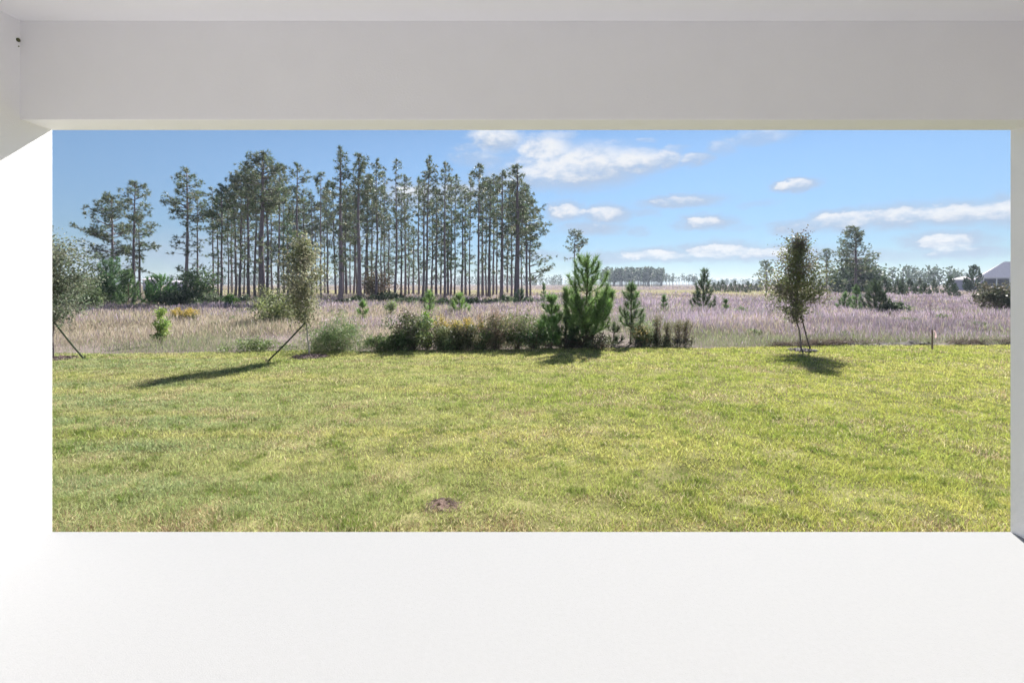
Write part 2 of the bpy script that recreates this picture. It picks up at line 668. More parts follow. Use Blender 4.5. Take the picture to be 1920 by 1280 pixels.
def build_lawn_grass():
    rng = np.random.default_rng(7)
    g = Geo()
    bands = [(3.12, 4.6, 13000, 0.0034, 2), (4.6, 6.8, 7200, 0.0050, 2), (6.8, 9.6, 3600, 0.0085, 1), (9.6, 14.2, 2300, 0.0125, 1)]
    for (d0, d1, dens, wid, seg) in bands:
        hw = d1 * 1.02 + 0.9
        n = int((d1 - d0) * 2 * hw * dens)
        x = rng.uniform(-hw, hw, n)
        y = rng.uniform(d0, d1, n)
        keep = (y < edge_y(x) + 0.05) & (np.abs(x) < y * 1.02 + 0.9)
        bx, by = (x - BARE[0]) / 0.10, (y - BARE[1]) / 0.085
        keep &= (bx * bx + by * by + 1.6 * (vnoise(x, y, 0.06, 77) - 0.5)) > 1.0
        x, y = x[keep], y[keep]
        tuft = fbm(x, y, 0.22, 21, 3)
        keep = rng.random(len(x)) < np.clip(0.35 + 1.3 * (tuft - 0.25), 0.25, 1)
        x, y, tuft = x[keep], y[keep], tuft[keep]
        n = len(x)
        big = fbm(x, y, 2.4, 31, 3)                       # broad patches
        streak = fbm(x * 0.14, y * 2.0, 0.9, 41, 3)       # mower passes run across the view
        dry = fbm(x, y * 1.3, 0.55, 51, 3)
        h = (0.024 + 0.030 * tuft + 0.018 * (big - 0.5)) * rng.uniform(0.55, 1.4, n)
        lean = rng.normal(0, 0.55, (n, 2))
        d = unit(np.stack([lean[:, 0], lean[:, 1], np.ones(n)], 1))
        z = lawn_z(x, y) - 0.004
        p = np.stack([x, y, z], 1)
        green = np.array([0.21, 0.30, 0.055])
        yel = np.array([0.52, 0.50, 0.135])
        cool = np.array([0.30, 0.36, 0.17])
        straw = np.array([0.54, 0.48, 0.29])
        brown = np.array([0.34, 0.24, 0.15])
        side = np.clip((x / np.maximum(y, 1) + 0.75) / 1.3, 0, 1)[:, None]
        base = cool * (1 - side) + (green * 0.45 + yel * 0.55) * side
        w = np.clip((streak - 0.42) * 3.2, 0, 1)[:, None]
        c = base * (1 - 0.6 * w) + (yel * 0.75 + straw * 0.25) * 0.6 * w
        w2 = np.clip((big - 0.5) * 2.6, 0, 0.75)[:, None]
        c = c * (1 - w2) + (green * 0.8 + yel * 0.2) * w2
        tf = fbm(x, y, 0.13, 161, 2)
        w3 = np.clip((tf - 0.58) * 5, 0, 0.85)[:, None]
        c = c * (1 - w3) + green * 0.72 * w3
        near = np.clip((3.55 + 0.25 * (vnoise(x, y, 0.8, 91) - 0.5) - y) / 0.35, 0, 1)
        isdry = rng.random(n) < np.clip((dry - 0.54) * 1.7 + 0.06, 0.05, 0.42) + 0.26 * near
        c = np.where(isdry[:, None], straw * rng.uniform(0.7, 1.15, (n, 1)), c)
        isb = rng.random(n) < np.clip((dry - 0.60) * 1.2, 0.010, 0.3) + 0.24 * near
        c = np.where(isb[:, None], brown * rng.uniform(0.6, 1.3, (n, 1)), c)
        c = np.clip(c * (1 + rng.uniform(-0.5, 0.5, (n, 1))) * (1 + rng.uniform(-.07, .07, (n, 3))), .01, .8).astype(np.float32)
        wv = wid * rng.uniform(0.7, 1.5, n)
        if seg == 1:
            needles(g, rng, p, d, h, wv, c)
        else:
            s = unit(np.cross(d, rand_unit(rng, n))) * (wv * 0.5)[:, None]
            bend = np.stack([rng.normal(0, .5, n), rng.normal(0, .5, n), np.full(n, -0.25)], 1)
            mid = p + d * (h * 0.55)[:, None]
            tip = mid + unit(d + bend) * (h * 0.55)[:, None]
            v = np.stack([p - s, p + s, mid + s * 0.75, mid - s * 0.75, tip], 1).reshape(-1, 3)
            k = np.arange(n)[:, None] * 5
            g.add(v, q=k + np.array([[0, 1, 2, 3]]), t=k + np.array([[3, 2, 4]]), c=np.repeat(c, 5, 0))
    o = g.build('lawn_grass', M_GRASS)
    tag(o, 'mown yellow green lawn grass with dry straw patches', 'grass', kind='stuff')


build_lawn_grass()


def build_bare():
    rng = np.random.default_rng(5)
    g = Geo()
    n = 22
    k = np.arange(n + 1) / n
    U, V = np.meshgrid(np.linspace(-1, 1, n), np.linspace(-1, 1, n))
    X = U * 0.13
    Y = V * 0.115
    rr = np.sqrt(U * U + V * V)
    Z = 0.004 * np.clip(1 - rr, 0, 1) + 0.055 * (fbm(X + 5, Y, 0.035, 61) - 0.5) * np.clip(1.3 - rr, 0, 1) - 0.018 * np.clip(rr - 0.75, 0, 1)
    idx = np.arange(n * n).reshape(n, n)
    q = np.stack([idx[:-1, :-1], idx[:-1, 1:], idx[1:, 1:], idx[1:, :-1]], -1).reshape(-1, 4)
    c = np.where(fbm(X, Y, 0.04, 63)[..., None] > 0.52, np.array([.13, .085, .07]), np.array([.06, .038, .03]))
    g.add(np.stack([X, Y, Z], -1).reshape(-1, 3), q=q, c=c.reshape(-1, 3))
    o = g.build('soil_patch', M_PLAIN)
    o.location = (BARE[0], BARE[1], GZ + 0.004)
    tag(o, kind='structure')
    tag(o, 'small bare patch of reddish brown soil in the lawn near the patio edge', 'soil')


build_bare()


# ------------------------------------------------------------------ meadow
def build_meadow():
    rng = np.random.default_rng(17)
    g = Geo()
    bands = [(11.2, 15, 640, 0.0055), (15, 20, 380, 0.008), (20, 28, 200, 0.012), (28, 40, 95, 0.020), (40, 60, 36, 0.036), (60, 100, 9.0, 0.075), (128, 240, 1.8, 0.22)]
    for (d0, d1, dens, wid) in bands:
        hw = d1 * 1.04 + 1.5
        n = int((d1 - d0) * 2 * hw * dens)
        x = rng.uniform(-hw, hw, n)
        y = rng.uniform(d0, d1, n)
        keep = (y > edge_y(x) + 0.05) & (np.abs(x) < y * 1.04 + 1.5)
        # the pasture strip has short grass only
        bank = (x > 7.0) & (y < edge_y(x) + 0.62) & (vnoise(x, y, .4, 141) > .55)
        keep &= ~bank
        keep &= ~((y > 74) & (x > -70) & (x < 60) & (rng.random(n) > 0.08))
        patch = fbm(x, y * 0.6, 3.0, 101, 3)
        keep &= rng.random(n) < np.clip(0.25 + 2.2 * (patch - 0.3), 0.12, 1)
        x, y, patch = x[keep], y[keep], patch[keep]
        n = len(x)
        ef = np.clip((y - edge_y(x)) / 3.2, 0, 1)         # low weeds at the mown edge, taller further in
        right = np.clip((x / y + 0.05) / 0.3, 0, 1)
        hgt = (0.08 + 0.17 * ef + 0.40 * (patch - 0.45)) * rng.uniform(0.6, 1.4, n) * (1 + 0.002 * (y - 12)) + 0.04
        hgt = np.clip(hgt, 0.06, 0.9)
        u = fbm(x, y * 0.7, 4.5, 111, 3)
        lil = np.clip(0.12 + 0.66 * right + 0.42 * np.clip((y - 16) / 14, 0, 1) - 0.55 * np.clip((y - 42) / 25, 0, 1) + 2.0 * (u - 0.5), 0.05, 0.92)
        grn = np.clip((1 - ef) * 0.85 + 0.55 * right * np.clip(1 - (y - edge_y(x)) / 8, 0, 1) + 2.4 * (fbm(x, y * .5, 4.5, 121, 3) - 0.53), 0.08, 0.9)
        islil = rng.random(n) < lil
        isgrn = rng.random(n) < grn
        tan = jitter_col(rng, (0.40, 0.345, 0.265), n, 0.35)
        lilac = jitter_col(rng, (0.315, 0.262, 0.315), n, 0.40, 0.08)
        gr = jitter_col(rng, (0.24, 0.27, 0.15), n, 0.35)
        pale = fbm(x * .35, y, 1.6, 151, 3)
        lilac = lilac * (0.70 + 0.75 * np.clip((pale - .35) * 2.2, 0, 1))[:, None]
        c = np.where(islil[:, None], lilac, tan)
        c = np.where(isgrn[:, None], gr, c).astype(np.float32)
        stem = np.where(isgrn[:, None], gr * 0.9, np.where(islil[:, None], lilac * 0.5 + tan * 0.35, tan * 0.9)).astype(np.float32)
        p = np.stack([x, y, np.full(n, GZ - 0.03)], 1)
        d = unit(np.stack([rng.normal(0, .36, n), rng.normal(0, .36, n), np.ones(n)], 1))
        needles(g, rng, p, d, hgt, wid * rng.uniform(.6, 1.3, n), stem)
        # feathery seed head on the upper half
        hm = ~isgrn | (rng.random(n) < 0.3)
        ph = (p + d * (hgt * rng.uniform(0.35, 0.6, n))[:, None])[hm]
        m = len(ph)
        sd = unit(np.stack([rng.normal(0, 1, m), rng.normal(0, .5, m), np.zeros(m)], 1))
        wh = (wid * rng.uniform(0.5, 1.25, m))[:, None]
        lh = (hgt[hm] * rng.uniform(0.45, 0.75, m))[:, None]
        dd = unit(d[hm] + rng.normal(0, .12, (m, 3)))
        v = np.stack([ph, ph + dd * lh * .5 + sd * wh, ph + dd * lh, ph + dd * lh * .5 - sd * wh], 1).reshape(-1, 3)
        g.add(v, q=np.arange(4 * m).reshape(-1, 4), c=np.repeat(c[hm], 4, 0))
    # dead brown litter matted along the mown edge
    n = 7000
    x = rng.uniform(6.6, 16.0, n)
    y = edge_y(x) + np.abs(rng.normal(0.12, .22, n))
    k = vnoise(x, y * 2, .8, 171) > .5
    x, y = x[k], y[k]
    n = len(x)
    d = unit(np.stack([rng.normal(0, 1, n), rng.normal(0, .6, n), rng.uniform(-.05, .55, n)], 1))
    needles(g, rng, np.stack([x, y, GZ + rng.uniform(-.02, .10, n)], 1), d, rng.uniform(.08, .28, n), .012, jitter_col(rng, (.12, .095, .08), n, .5))
    o = g.build('meadow_grass', M_DRY)
    tag(o, 'tall dry meadow grass with straw stems and pale lilac seed heads', 'grass', kind='stuff')


build_meadow()

# dark litter and soil bank along the far lawn edge
def build_bank():
    g = Geo()
    xs = np.linspace(6.8, 16.5, 150)
    vs = np.linspace(0, 1, 9)
    X, V = np.meshgrid(xs, vs)
    amp = np.clip((xs - 6.8) / 1.0, 0, 1) * np.clip(2.6 * (fbm(xs, xs * 0 + 3, 0.9, 131, 3) - 0.34), 0, 1.3)
    Y = edge_y(X) + 0.02 + 0.75 * V + 0.15 * (fbm(X, Y0 := X * 0 + V * 3, 0.7, 135) - 0.5)
    Z = GZ - 0.035 + 0.13 * np.sin(np.clip(V * 1.15, 0, 1) * math.pi) ** 0.8 * amp[None, :] + 0.11 * (fbm(X, Y * 2, 0.14, 137) - 0.5) * np.minimum(1, amp[None, :] + .3)
    nx, ny = len(xs), len(vs)
    idx = np.arange(nx * ny).reshape(ny, nx)
    q = np.stack([idx[:-1, :-1], idx[:-1, 1:], idx[1:, 1:], idx[1:, :-1]], -1).reshape(-1, 4)
    f = fbm(X, Y, 0.3, 139)[..., None]
    f = np.clip((f - .35) * 3, 0, 1)
    c = np.array([.035, .028, .026]) * (1 - f) + np.array([.12, .095, .08]) * f
    g.add(np.stack([X, Y, Z], -1).reshape(-1, 3), q=q, c=c.reshape(-1, 3))
    o = g.build('soil_bank', M_PLAIN, smooth=False)
    tag(o, kind='structure')


build_bank()


# ------------------------------------------------------------------ tree builders
BARK_PINE = (0.20, 0.165, 0.185)


def tall_pine(name, x, ytop, d, tw, hw, ybot, dens=1.0, low=6, lean=0.0, seed=0, tint=(1, 1, 1), extra=(), loc=None):
    """plantation pine: x / ytop / crown half width / crown bottom in photo pixels, d metres away"""
    rng = np.random.default_rng(1000 + seed)
    s = d / F
    H = (HY - ytop) * s + EYE
    W = hw * s
    zc = max((HY - ybot) * s + EYE, 0.25 * H)
    r0 = tw * s * 0.5
    px, py = atd(x, d)
    root = empty(name, (px, py, GZ - 0.05))
    g, cr = Geo(), Geo()
    b = g
    nseg = 9
    tz = np.linspace(0, 1, nseg)
    sway = np.cumsum(rng.normal(0, 0.035, (nseg, 2)), 0) * (H / 12)
    sway -= sway[0]
    tp = np.stack([sway[:, 0] + lean * tz * tz * H * 0.05, sway[:, 1], tz * (H - 0.25)], 1)
    rad = r0 * (1 - 0.80 * tz ** 1.15)
    rad[0] *= 1.18
    barkc = np.array(BARK_PINE) * rng.uniform(0.8, 1.25)
    tube(g, tp, rad, 8, barkc)

    def on_trunk(z):
        t = np.clip(z / (H - 0.25), 0, 1)
        return np.array([np.interp(t, tz, tp[:, k]) for k in range(3)])

    tuft_p, tuft_d, tuft_s = [], [], []

    def branch(z, L, ang, up, frac=0.45, leafy=1.0):
        o = on_trunk(z)
        dirh = np.array([math.cos(ang), math.sin(ang), 0])
        n = 5
        pts = [o]
        cur = o.copy()
        for k in range(n):
            uu = up + 0.35 * k / n + rng.normal(0, .12)
            dv = dirh * math.cos(uu) + np.array([0, 0, math.sin(uu)])
            dirh = unit(dirh + rng.normal(0, .18, 3) * np.array([1, 1, 0]))
            cur = cur + dv * L / n
            pts.append(cur.copy())
        pts = np.array(pts)
        rr = np.linspace(max(0.012, 0.018 * L + 0.008), 0.006, n + 1)
        tube(b, pts, rr, 4, barkc * 0.9, cap=False)
        cnt = max(2, int(L / 0.135 * leafy))
        for k in range(cnt):
            f = frac + (1 - frac) * (k + rng.random()) / cnt
            i = min(int(f * n), n - 1)
            q = pts[i] + (pts[i + 1] - pts[i]) * (f * n - i)
            off = rng.normal(0, 0.19, 3) * np.array([1, 1, .6]) * min(1.0, L)
            tuft_p.append(q + off)
            tuft_d.append(unit(pts[i + 1] - pts[i] + off * 1.5 + np.array([0, 0, .25])))
            tuft_s.append(rng.uniform(0.8, 1.2))
        tuft_p.append(pts[-1])
        tuft_d.append(unit(pts[-1] - pts[-2]))
        tuft_s.append(1.2)

    span = H - zc
    nb = max(10, int((span / 0.17) * (0.9 + 0.4 * W) * dens))
    for k in range(nb):
        t = (k + rng.random()) / nb
        z = zc + span * t * 0.97
        prof = (0.55 + 0.45 * math.sin(min(1, t * 1.9) * math.pi / 2)) * (1 - t ** 2.6) + 0.16
        L = W * prof * rng.uniform(0.45, 1.15)
        if rng.random() < 0.12:
            L *= 1.25
        branch(z, L, rng.uniform(0, 2 * math.pi), R(-8 + 48 * t) + rng.normal(0, .15), leafy=1.0)
    for k in range(int(low * 2.4)):
        z = zc - (zc - min(0.2 * H, zc)) * rng.random() ** 1.4
        branch(z, W * rng.uniform(0.3, 0.8), rng.uniform(0, 2 * math.pi), rng.normal(-.02, .25), 0.35, 0.5)
    for (ez, eL, ea, eu, el_) in extra:
        branch(ez * H, eL * W, ea, eu, 0.35, el_)
    tuft_p.append(on_trunk(H) + np.array([0, 0, .1]))
    tuft_d.append(np.array([0, 0, 1.0]))
    tuft_s.append(1.2)
    P_ = np.array(tuft_p)
    D_ = np.array(tuft_d)
    S_ = np.array(tuft_s)
    nn = 12
    n = len(P_)
    base = np.array([0.118, 0.152, 0.086]) * np.array(tint)
    tc_ = jitter_col(rng, base, n, 0.35, 0.10)
    warm = rng.random(n) < 0.16
    tc_[warm] = jitter_col(rng, np.array([0.185, 0.195, 0.10]) * np.array(tint), warm.sum(), .2)
    pp = np.repeat(P_, nn, 0) + rng.normal(0, .03, (n * nn, 3))
    dd = unit(np.repeat(D_, nn, 0) * 0.55 + rand_unit(rng, n * nn))
    ln = 0.25 * np.repeat(S_, nn) * rng.uniform(.7, 1.2, n * nn)
    cc = np.clip(np.repeat(tc_, nn, 0) * rng.uniform(.8, 1.2, (n * nn, 1)), .005, .6).astype(np.float32)
    needles(cr, rng, pp, dd, ln, 0.045, cc)
    g.build('trunk', M_BARK, root, smooth=True)
    cr.build('crown', M_NEEDLE, root)
    return root


def young_pine(name, H, W, seed=0, nper=260, nl=0.17, nw=0.012, col=(0.075, 0.13, 0.045), clear=0.12, root=None, loc=(0, 0, 0), wh=0.26, stem_r=0.03, fork=0):
    """bushy sapling pine with upswept bottle-brush shoots"""
    rng = np.random.default_rng(2000 + seed)
    root = root or empty(name, loc)
    g, cr = Geo(), Geo()
    P_, D_, C_ = [], [], []

    def shoot(pts, f0, leaf=1.0):
        pts = np.asarray(pts)
        seg = np.linalg.norm(np.diff(pts, axis=0), axis=1)
        L = seg.sum()
        n = max(8, int(L * (1 - f0) * nper * leaf))
        f = f0 + (1 - f0) * rng.random(n) ** 0.9
        cum = np.concatenate([[0], np.cumsum(seg)]) / L
        q = np.stack([np.interp(f, cum, pts[:, k]) for k in range(3)], 1)
        i = np.clip(np.searchsorted(cum, f) - 1, 0, len(seg) - 1)
        ax = unit(np.diff(pts, axis=0))[i]
        dv = unit(ax * rng.uniform(.35, 1.1, (n, 1)) + rand_unit(rng, n) * .75 + np.array([0, 0, .15]))
        P_.append(q)
        D_.append(dv)
        C_.append(np.clip(jitter_col(rng, np.array(col) * rng.uniform(.65, 1.35), n, .3, .08), .004, .6))

    def stem(base, top, r, W, z0):
        n = 8
        t = np.linspace(0, 1, n)
        wob = np.cumsum(rng.normal(0, .012 * H, (n, 2)), 0)
        wob -= wob[0]
        sp = base[None, :] + (top - base)[None, :] * t[:, None] + np.concatenate([wob * .5, np.zeros((n, 1))], 1)
        tube(g, sp, r * (1 - .82 * t), 7, (0.13, 0.095, 0.075))
        shoot(sp[-4:], 0.15, 1.6)
        HH = top[2] - base[2]
        z = z0
        while z < 0.93 * HH:
            f = z / HH
            o = np.array([np.interp(f, t, sp[:, k]) for k in range(3)])
            a0 = rng.uniform(0, 6.28)
            k = rng.integers(4, 7)
            for j in range(k):
                a = a0 + j * 6.283 / k + rng.normal(0, .25)
                L = W * (1.05 - f) ** 0.62 * rng.uniform(.7, 1.25) * 1.15
                L = min(L, (1.06 - f) * HH * 1.2)
                m = 6
                cur = o.copy()
                pts = [cur.copy()]
                up0 = R(8) + .45 * f
                for s_ in range(m):
                    uu = up0 + (R(78) - up0) * (s_ / (m - 1)) ** 1.6
                    cur = cur + np.array([math.cos(a) * math.cos(uu), math.sin(a) * math.cos(uu), math.sin(uu)]) * L / m
                    pts.append(cur.copy())
                tube(g, pts, np.linspace(max(.006, r * .38 * (1 - f)), .004, m + 1), 4, (0.12, 0.09, 0.07), cap=False)
                shoot(pts, .22)
            z += wh * rng.uniform(.75, 1.25)

    stem(np.zeros(3), np.array([rng.normal(0, .03 * H), rng.normal(0, .03 * H), H]), stem_r, W, clear * H)
    for k in range(fork):
        a = rng.uniform(0, 6.28)
        hh = H * rng.uniform(.45, .72)
        stem(np.array([math.cos(a) * .08, math.sin(a) * .08, 0]), np.array([math.cos(a) * W * .7, math.sin(a) * W * .7, hh]), stem_r * .7, W * .6, .25 * hh)
    P_, D_, C_ = np.concatenate(P_), np.concatenate(D_), np.concatenate(C_)
    n = len(P_)
    needles(cr, rng, P_, D_, nl * rng.uniform(.7, 1.2, n), nw, C_.astype(np.float32))
    g.build('trunk', M_BARK, root, smooth=True)
    cr.build('crown', M_NEEDLE, root)
    return root


def shrub(name, H, W, seed=0, nleaf=4200, size=0.05, cols=((0.08, 0.12, 0.04),), clump=None, loc=(0, 0, 0), base=0.0, shape=1.0, stems=7, up=0.2, aspect=0.5, D=None, stemcol=(.16, .12, .09), spread=0.14, low=0.0):
    """rounded leafy shrub: leaf clumps on branching stems"""
    rng = np.random.default_rng(3000 + seed)
    root = empty(name, loc)
    D = D or W
    nc = clump or int(26 + 18 * H)
    g, cr = Geo(), Geo()
    cen, ccol = [], []
    while len(cen) < nc:
        u = rand_unit(rng, 1)[0] * rng.random() ** (1 / 4.0)
        z = low * H + (1 - low) * H * (0.52 + 0.48 * u[2])
        if z < 0.05 * H:
            continue
        k = 1.0 if shape == 1 else (1 - abs(2 * z / H - 1) ** 2) ** .5 * shape + (1 - shape)
        ir = 1 + 0.30 * rng.normal()
        cen.append((u[0] * W * k * ir, u[1] * D * k * ir, min(z * (1 + .10 * rng.normal()), H * 1.03)))
        ccol.append(np.array(cols[rng.integers(len(cols))]) * rng.uniform(.9, 1.75))
    cen = np.array(cen)
    for i in rng.permutation(nc)[:max(stems, nc // 3)]:
        c = cen[i]
        b0 = np.array([rng.normal(0, .08 * W), rng.normal(0, .08 * W), 0])
        mid = b0 * .4 + c * .45 + np.array([rng.normal(0, .05), rng.normal(0, .05), .12 * H])
        tube(g, [b0, mid, c], [max(.008, .014 * H), .008, .004], 4, stemcol, cap=False)
    per = max(6, nleaf // nc)
    sg = spread * (H + W) / 2 * rng.uniform(.7, 1.35, nc)
    p = np.repeat(cen, per, 0) + rng.normal(0, 1, (nc * per, 3)) * np.repeat(sg, per)[:, None] * np.array([1, 1, .8])
    p[:, 2] = np.abs(p[:, 2] - .02) + .02
    col = np.repeat(np.array(ccol), per, 0)
    col = np.clip(col * rng.uniform(.75, 1.3, (len(col), 1)) * rng.uniform(.93, 1.07, (len(col), 3)), .004, .8).astype(np.float32)
    leaves(cr, rng, p, size * rng.uniform(.6, 1.3, len(p)), col, up=up, aspect=aspect)
    g.build('stem', M_BARK, root, smooth=True)
    cr.build('crown', M_LEAF, root)
    return root


def young_oak(name, loc, H, W, zc, seed=0, nbr=46, leaf_n=5200, cols=((0.13, 0.13, 0.075),), spire=0.5, stem_r=0.022, widest=0.35, bark=(.30, .27, .25), lean=(0, 0), density=1.0):
    """staked nursery oak: slim trunk, ascending twiggy crown of small leaves"""
    rng = np.random.default_rng(4000 + seed)
    root = empty(name, loc)
    g, cr = Geo(), Geo()
    tw = g
    n = 12
    t = np.linspace(0, 1, n)
    wob = np.cumsum(rng.normal(0, .008 * H, (n, 2)), 0)
    wob -= wob[0]
    sp = np.stack([wob[:, 0] + lean[0] * t, wob[:, 1] + lean[1] * t, t * H * .97], 1)
    tube(g, sp, stem_r * (1 - .86 * t), 8, bark)
    P_, C_ = [], []
    for k in range(nbr):
        f = (k + rng.random()) / nbr
        z = zc + (H - zc) * f * .95
        o = np.array([np.interp(z / (H * .97), t, sp[:, j]) for j in range(3)])
        prof = (f / widest) ** .6 if f < widest else max(0.05, ((1 - f) / (1 - widest))) ** spire
        L = W * (0.2 + 0.8 * prof) * rng.uniform(.4, 1.15)
        a = rng.uniform(0, 6.28)
        up = R(18 + 30 * f) + rng.normal(0, .2)
        m = 4
        pts = [o]
        cur = o.copy()
        for s_ in range(m):
            a += rng.normal(0, .3)
            u2 = up + rng.normal(0, .25)
            cur = cur + np.array([math.cos(a) * math.cos(u2), math.sin(a) * math.cos(u2), math.sin(u2)]) * L / m
            pts.append(cur.copy())
        pts = np.array(pts)
        tube(tw, pts, np.linspace(.009, .003, m + 1), 4, np.array(bark) * .7, cap=False)
        cnt = int(leaf_n / nbr * (L / W + .35) * density)
        ff = rng.random(cnt) ** .7
        i = np.clip((ff * m).astype(int), 0, m - 1)
        q = pts[i] + (pts[i + 1] - pts[i]) * (ff * m - i)[:, None]
        q = q + rng.normal(0, .06, (cnt, 3)) * (1 + ff[:, None])
        P_.append(q)
        c0 = np.array(cols[rng.integers(len(cols))]) * rng.uniform(.75, 1.3)
        C_.append(jitter_col(rng, c0, cnt, .3, .08))
    P_, C_ = np.concatenate(P_), np.concatenate(C_)
    leaves(cr, rng, P_, .055 * rng.uniform(.6, 1.3, len(P_)), C_, up=.3, aspect=.55)
    g.build('trunk', M_BARK, root, smooth=True)
    cr.build('crown', M_LEAF, root)
    return root


def copy_tree(o, name, loc, rz, s):
    c = o.copy()
    COL.objects.link(c)
    c.name = name
    c.location = loc
    c.rotation_euler = (0, 0, rz)
    c.scale = s if hasattr(s, '__len__') else (s, s, s)
    for k in ('label', 'category', 'group'):
        if k in c:
            del c[k]
    for ch in list(o.children):
        d = ch.copy()
        COL.objects.link(d)
        d.parent = c
    return c


# ------------------------------------------------------------------ the pine grove
G_PINE = 'pines of the tall grove'
MID = [   # look-alike slim pines, told apart by the distinctive pines they stand between
    (400, 'thin pine just behind the open crowned pine that stands clear'),
    (412, 'thin pine touching the pine with the flat skirt of needles'),
    (492, 'slim pine between the flat skirted pine and the thick trunked widest crowned pine'),
    (540, 'slim pine between the widest crowned pine and the short low leaved dark pine'),
    (600, 'slim pine above the pale olive staked oak'),
    (638, 'slim pine between the pale olive staked oak and the tallest pine'),
    (674, 'slim far pine between the tallest pine and the bushy olive crowned pine'),
    (735, 'slim pine between the bushy olive crowned pine and the topknot pine'),
    (799, 'slim pine between the topknot pine and the pine with leaning tip'),
    (840, 'slim pine between the leaning tip pine and the dark column pine'),
    (866, 'thin far pine just past the dark column pine'),
    (897, 'thin far pine between the dark tufted pine and the lacy crowned pine'),
    (969, 'slim pine between the lacy crowned pine and the thick trunked end pine'),
    (999, 'slim pine just past the thick trunked pine at the open end'),
]
pines = [
    # x, ytop, depth, trunk px, crown half px, crown bottom y, density, low branches, lean, label
    (209, 366, 44, 6, 46, 478, 1.15, 10, 0, 'broad short pine at the outer end of the grove above dark saplings'),
    (252, 338, 42, 6, 30, 412, 1.1, 8, 0, 'pine with compact rounded crown next to the outermost broad pine'),
    (261, 408, 47, 5, 36, 480, .8, 6, 0, 'lower pine with wispy flat branches just behind the compact crowned pine'),
    (350, 317, 42, 7, 36, 402, 1.0, 12, 0, 'open crowned pine standing clear in the gap before the dense grove'),
    (369, 356, 55, 4, 26, 430, .8, 7, 0, None),
    (409, 362, 58, 4, 20, 440, .8, 7, 0, None),
    (414, 344, 46, 5, 28, 432, 1.15, 8, 0, 'pine with dark tiered crown ending in a flat skirt of needles'),
    (428, 350, 66, 3, 20, 450, .8, 6, 0, None),
    (441, 332, 56, 5, 26, 440, .9, 8, 0, None),
    (449, 322, 50, 5, 30, 410, 1.1, 8, 0, None),
    (466, 306, 48, 6, 36, 402, 1.25, 6, 0, None),
    (478, 318, 54, 5, 28, 410, 1.0, 6, 0, None),
    (492, 288, 40, 12, 48, 392, 1.45, 5, 0, 'thick trunked pine with the widest dense crown in the grove'),
    (501, 330, 52, 6, 30, 420, .9, 8, 0, None),
    (522, 308, 50, 5, 30, 392, 1.0, 8, 0, None),
    (540, 400, 55, 5, 26, 500, 1.2, 8, 0, 'short dark green pine with foliage low on its trunk inside the grove'),
    (556, 304, 45, 6, 22, 372, 1.0, 12, 0, None),
    (571, 372, 60, 4, 22, 470, .9, 8, 0, None),
    (584, 360, 55, 4, 22, 430, .9, 8, 0, None),
    (602, 322, 50, 4, 22, 372, .9, 9, 0, None),
    (615, 350, 62, 4, 18, 440, .8, 8, 0, None),
    (630, 340, 58, 4, 20, 430, .8, 8, 0, None),
    (638, 273, 41, 9, 26, 422, .85, 14, 0, 'tallest pine, with sparse ragged tip and thick straight trunk'),
    (649, 352, 60, 5, 18, 440, .8, 8, 0, None),
    (663, 340, 64, 4, 22, 450, .8, 8, 0, None),
    (674, 288, 42, 9, 34, 372, 1.15, 10, 0, 'thick trunked pine with bushy olive crown beside the tallest pine'),
    (688, 325, 58, 5, 22, 420, .8, 9, 0, None),
    (697, 335, 66, 4, 18, 440, .8, 8, 0, None),
    (706, 296, 50, 5, 24, 420, .85, 9, 0, None),
    (721, 312, 60, 3, 18, 420, .7, 9, 0, None),
    (740, 298, 46, 5, 16, 345, .7, 12, 0, 'slim pine with small topknot and separate lower clump of needles'),
    (752, 362, 58, 4, 24, 432, 1.0, 8, 0, None),
    (767, 400, 66, 3, 18, 470, .7, 6, 0, None),
    (785, 330, 62, 4, 16, 420, .7, 8, 0, None),
    (793, 320, 54, 5, 20, 400, .8, 8, 0, None),
    (799, 292, 47, 5, 24, 384, .9, 10, .4, 'tall slim pine whose tip leans over beyond the gap in the grove'),
    (809, 372, 60, 4, 18, 470, .8, 8, 0, None),
    (818, 350, 56, 5, 20, 440, .8, 8, 0, None),
    (834, 302, 48, 5, 24, 372, .95, 9, 0, None),
    (840, 415, 52, 5, 18, 510, 1.4, 3, 0, 'short dark pine with dense column of needles halfway up the grove'),
    (845, 335, 64, 4, 18, 430, .7, 8, 0, None),
    (866, 383, 50, 5, 17, 425, 1.1, 10, 0, 'shorter pine with tight dark tuft on top inside the grove'),
    (881, 330, 62, 3, 18, 420, .7, 8, 0, None),
    (897, 305, 44, 5, 30, 380, .85, 8, 0, 'tall pine with open lacy crown and long clean trunk'),
    (905, 340, 58, 5, 20, 430, .8, 8, 0, None),
    (917, 336, 50, 6, 20, 430, .9, 8, 0, None),
    (925, 325, 66, 4, 16, 420, .7, 6, 0, None),
    (940, 318, 46, 7, 24, 420, .95, 12, 0, None),
    (959, 345, 55, 4, 20, 430, .9, 8, 0, None),
    (969, 309, 42, 11, 36, 440, 1.1, 8, 0, 'thick trunked pine with deep crown close to the open end of the grove'),
    (988, 345, 47, 5, 30, 452, 1.15, 6, 0, None),
    (994, 372, 48, 4, 34, 462, 1.1, 6, 0, 'end pine of the grove with long low branch reaching over the open field'),
]
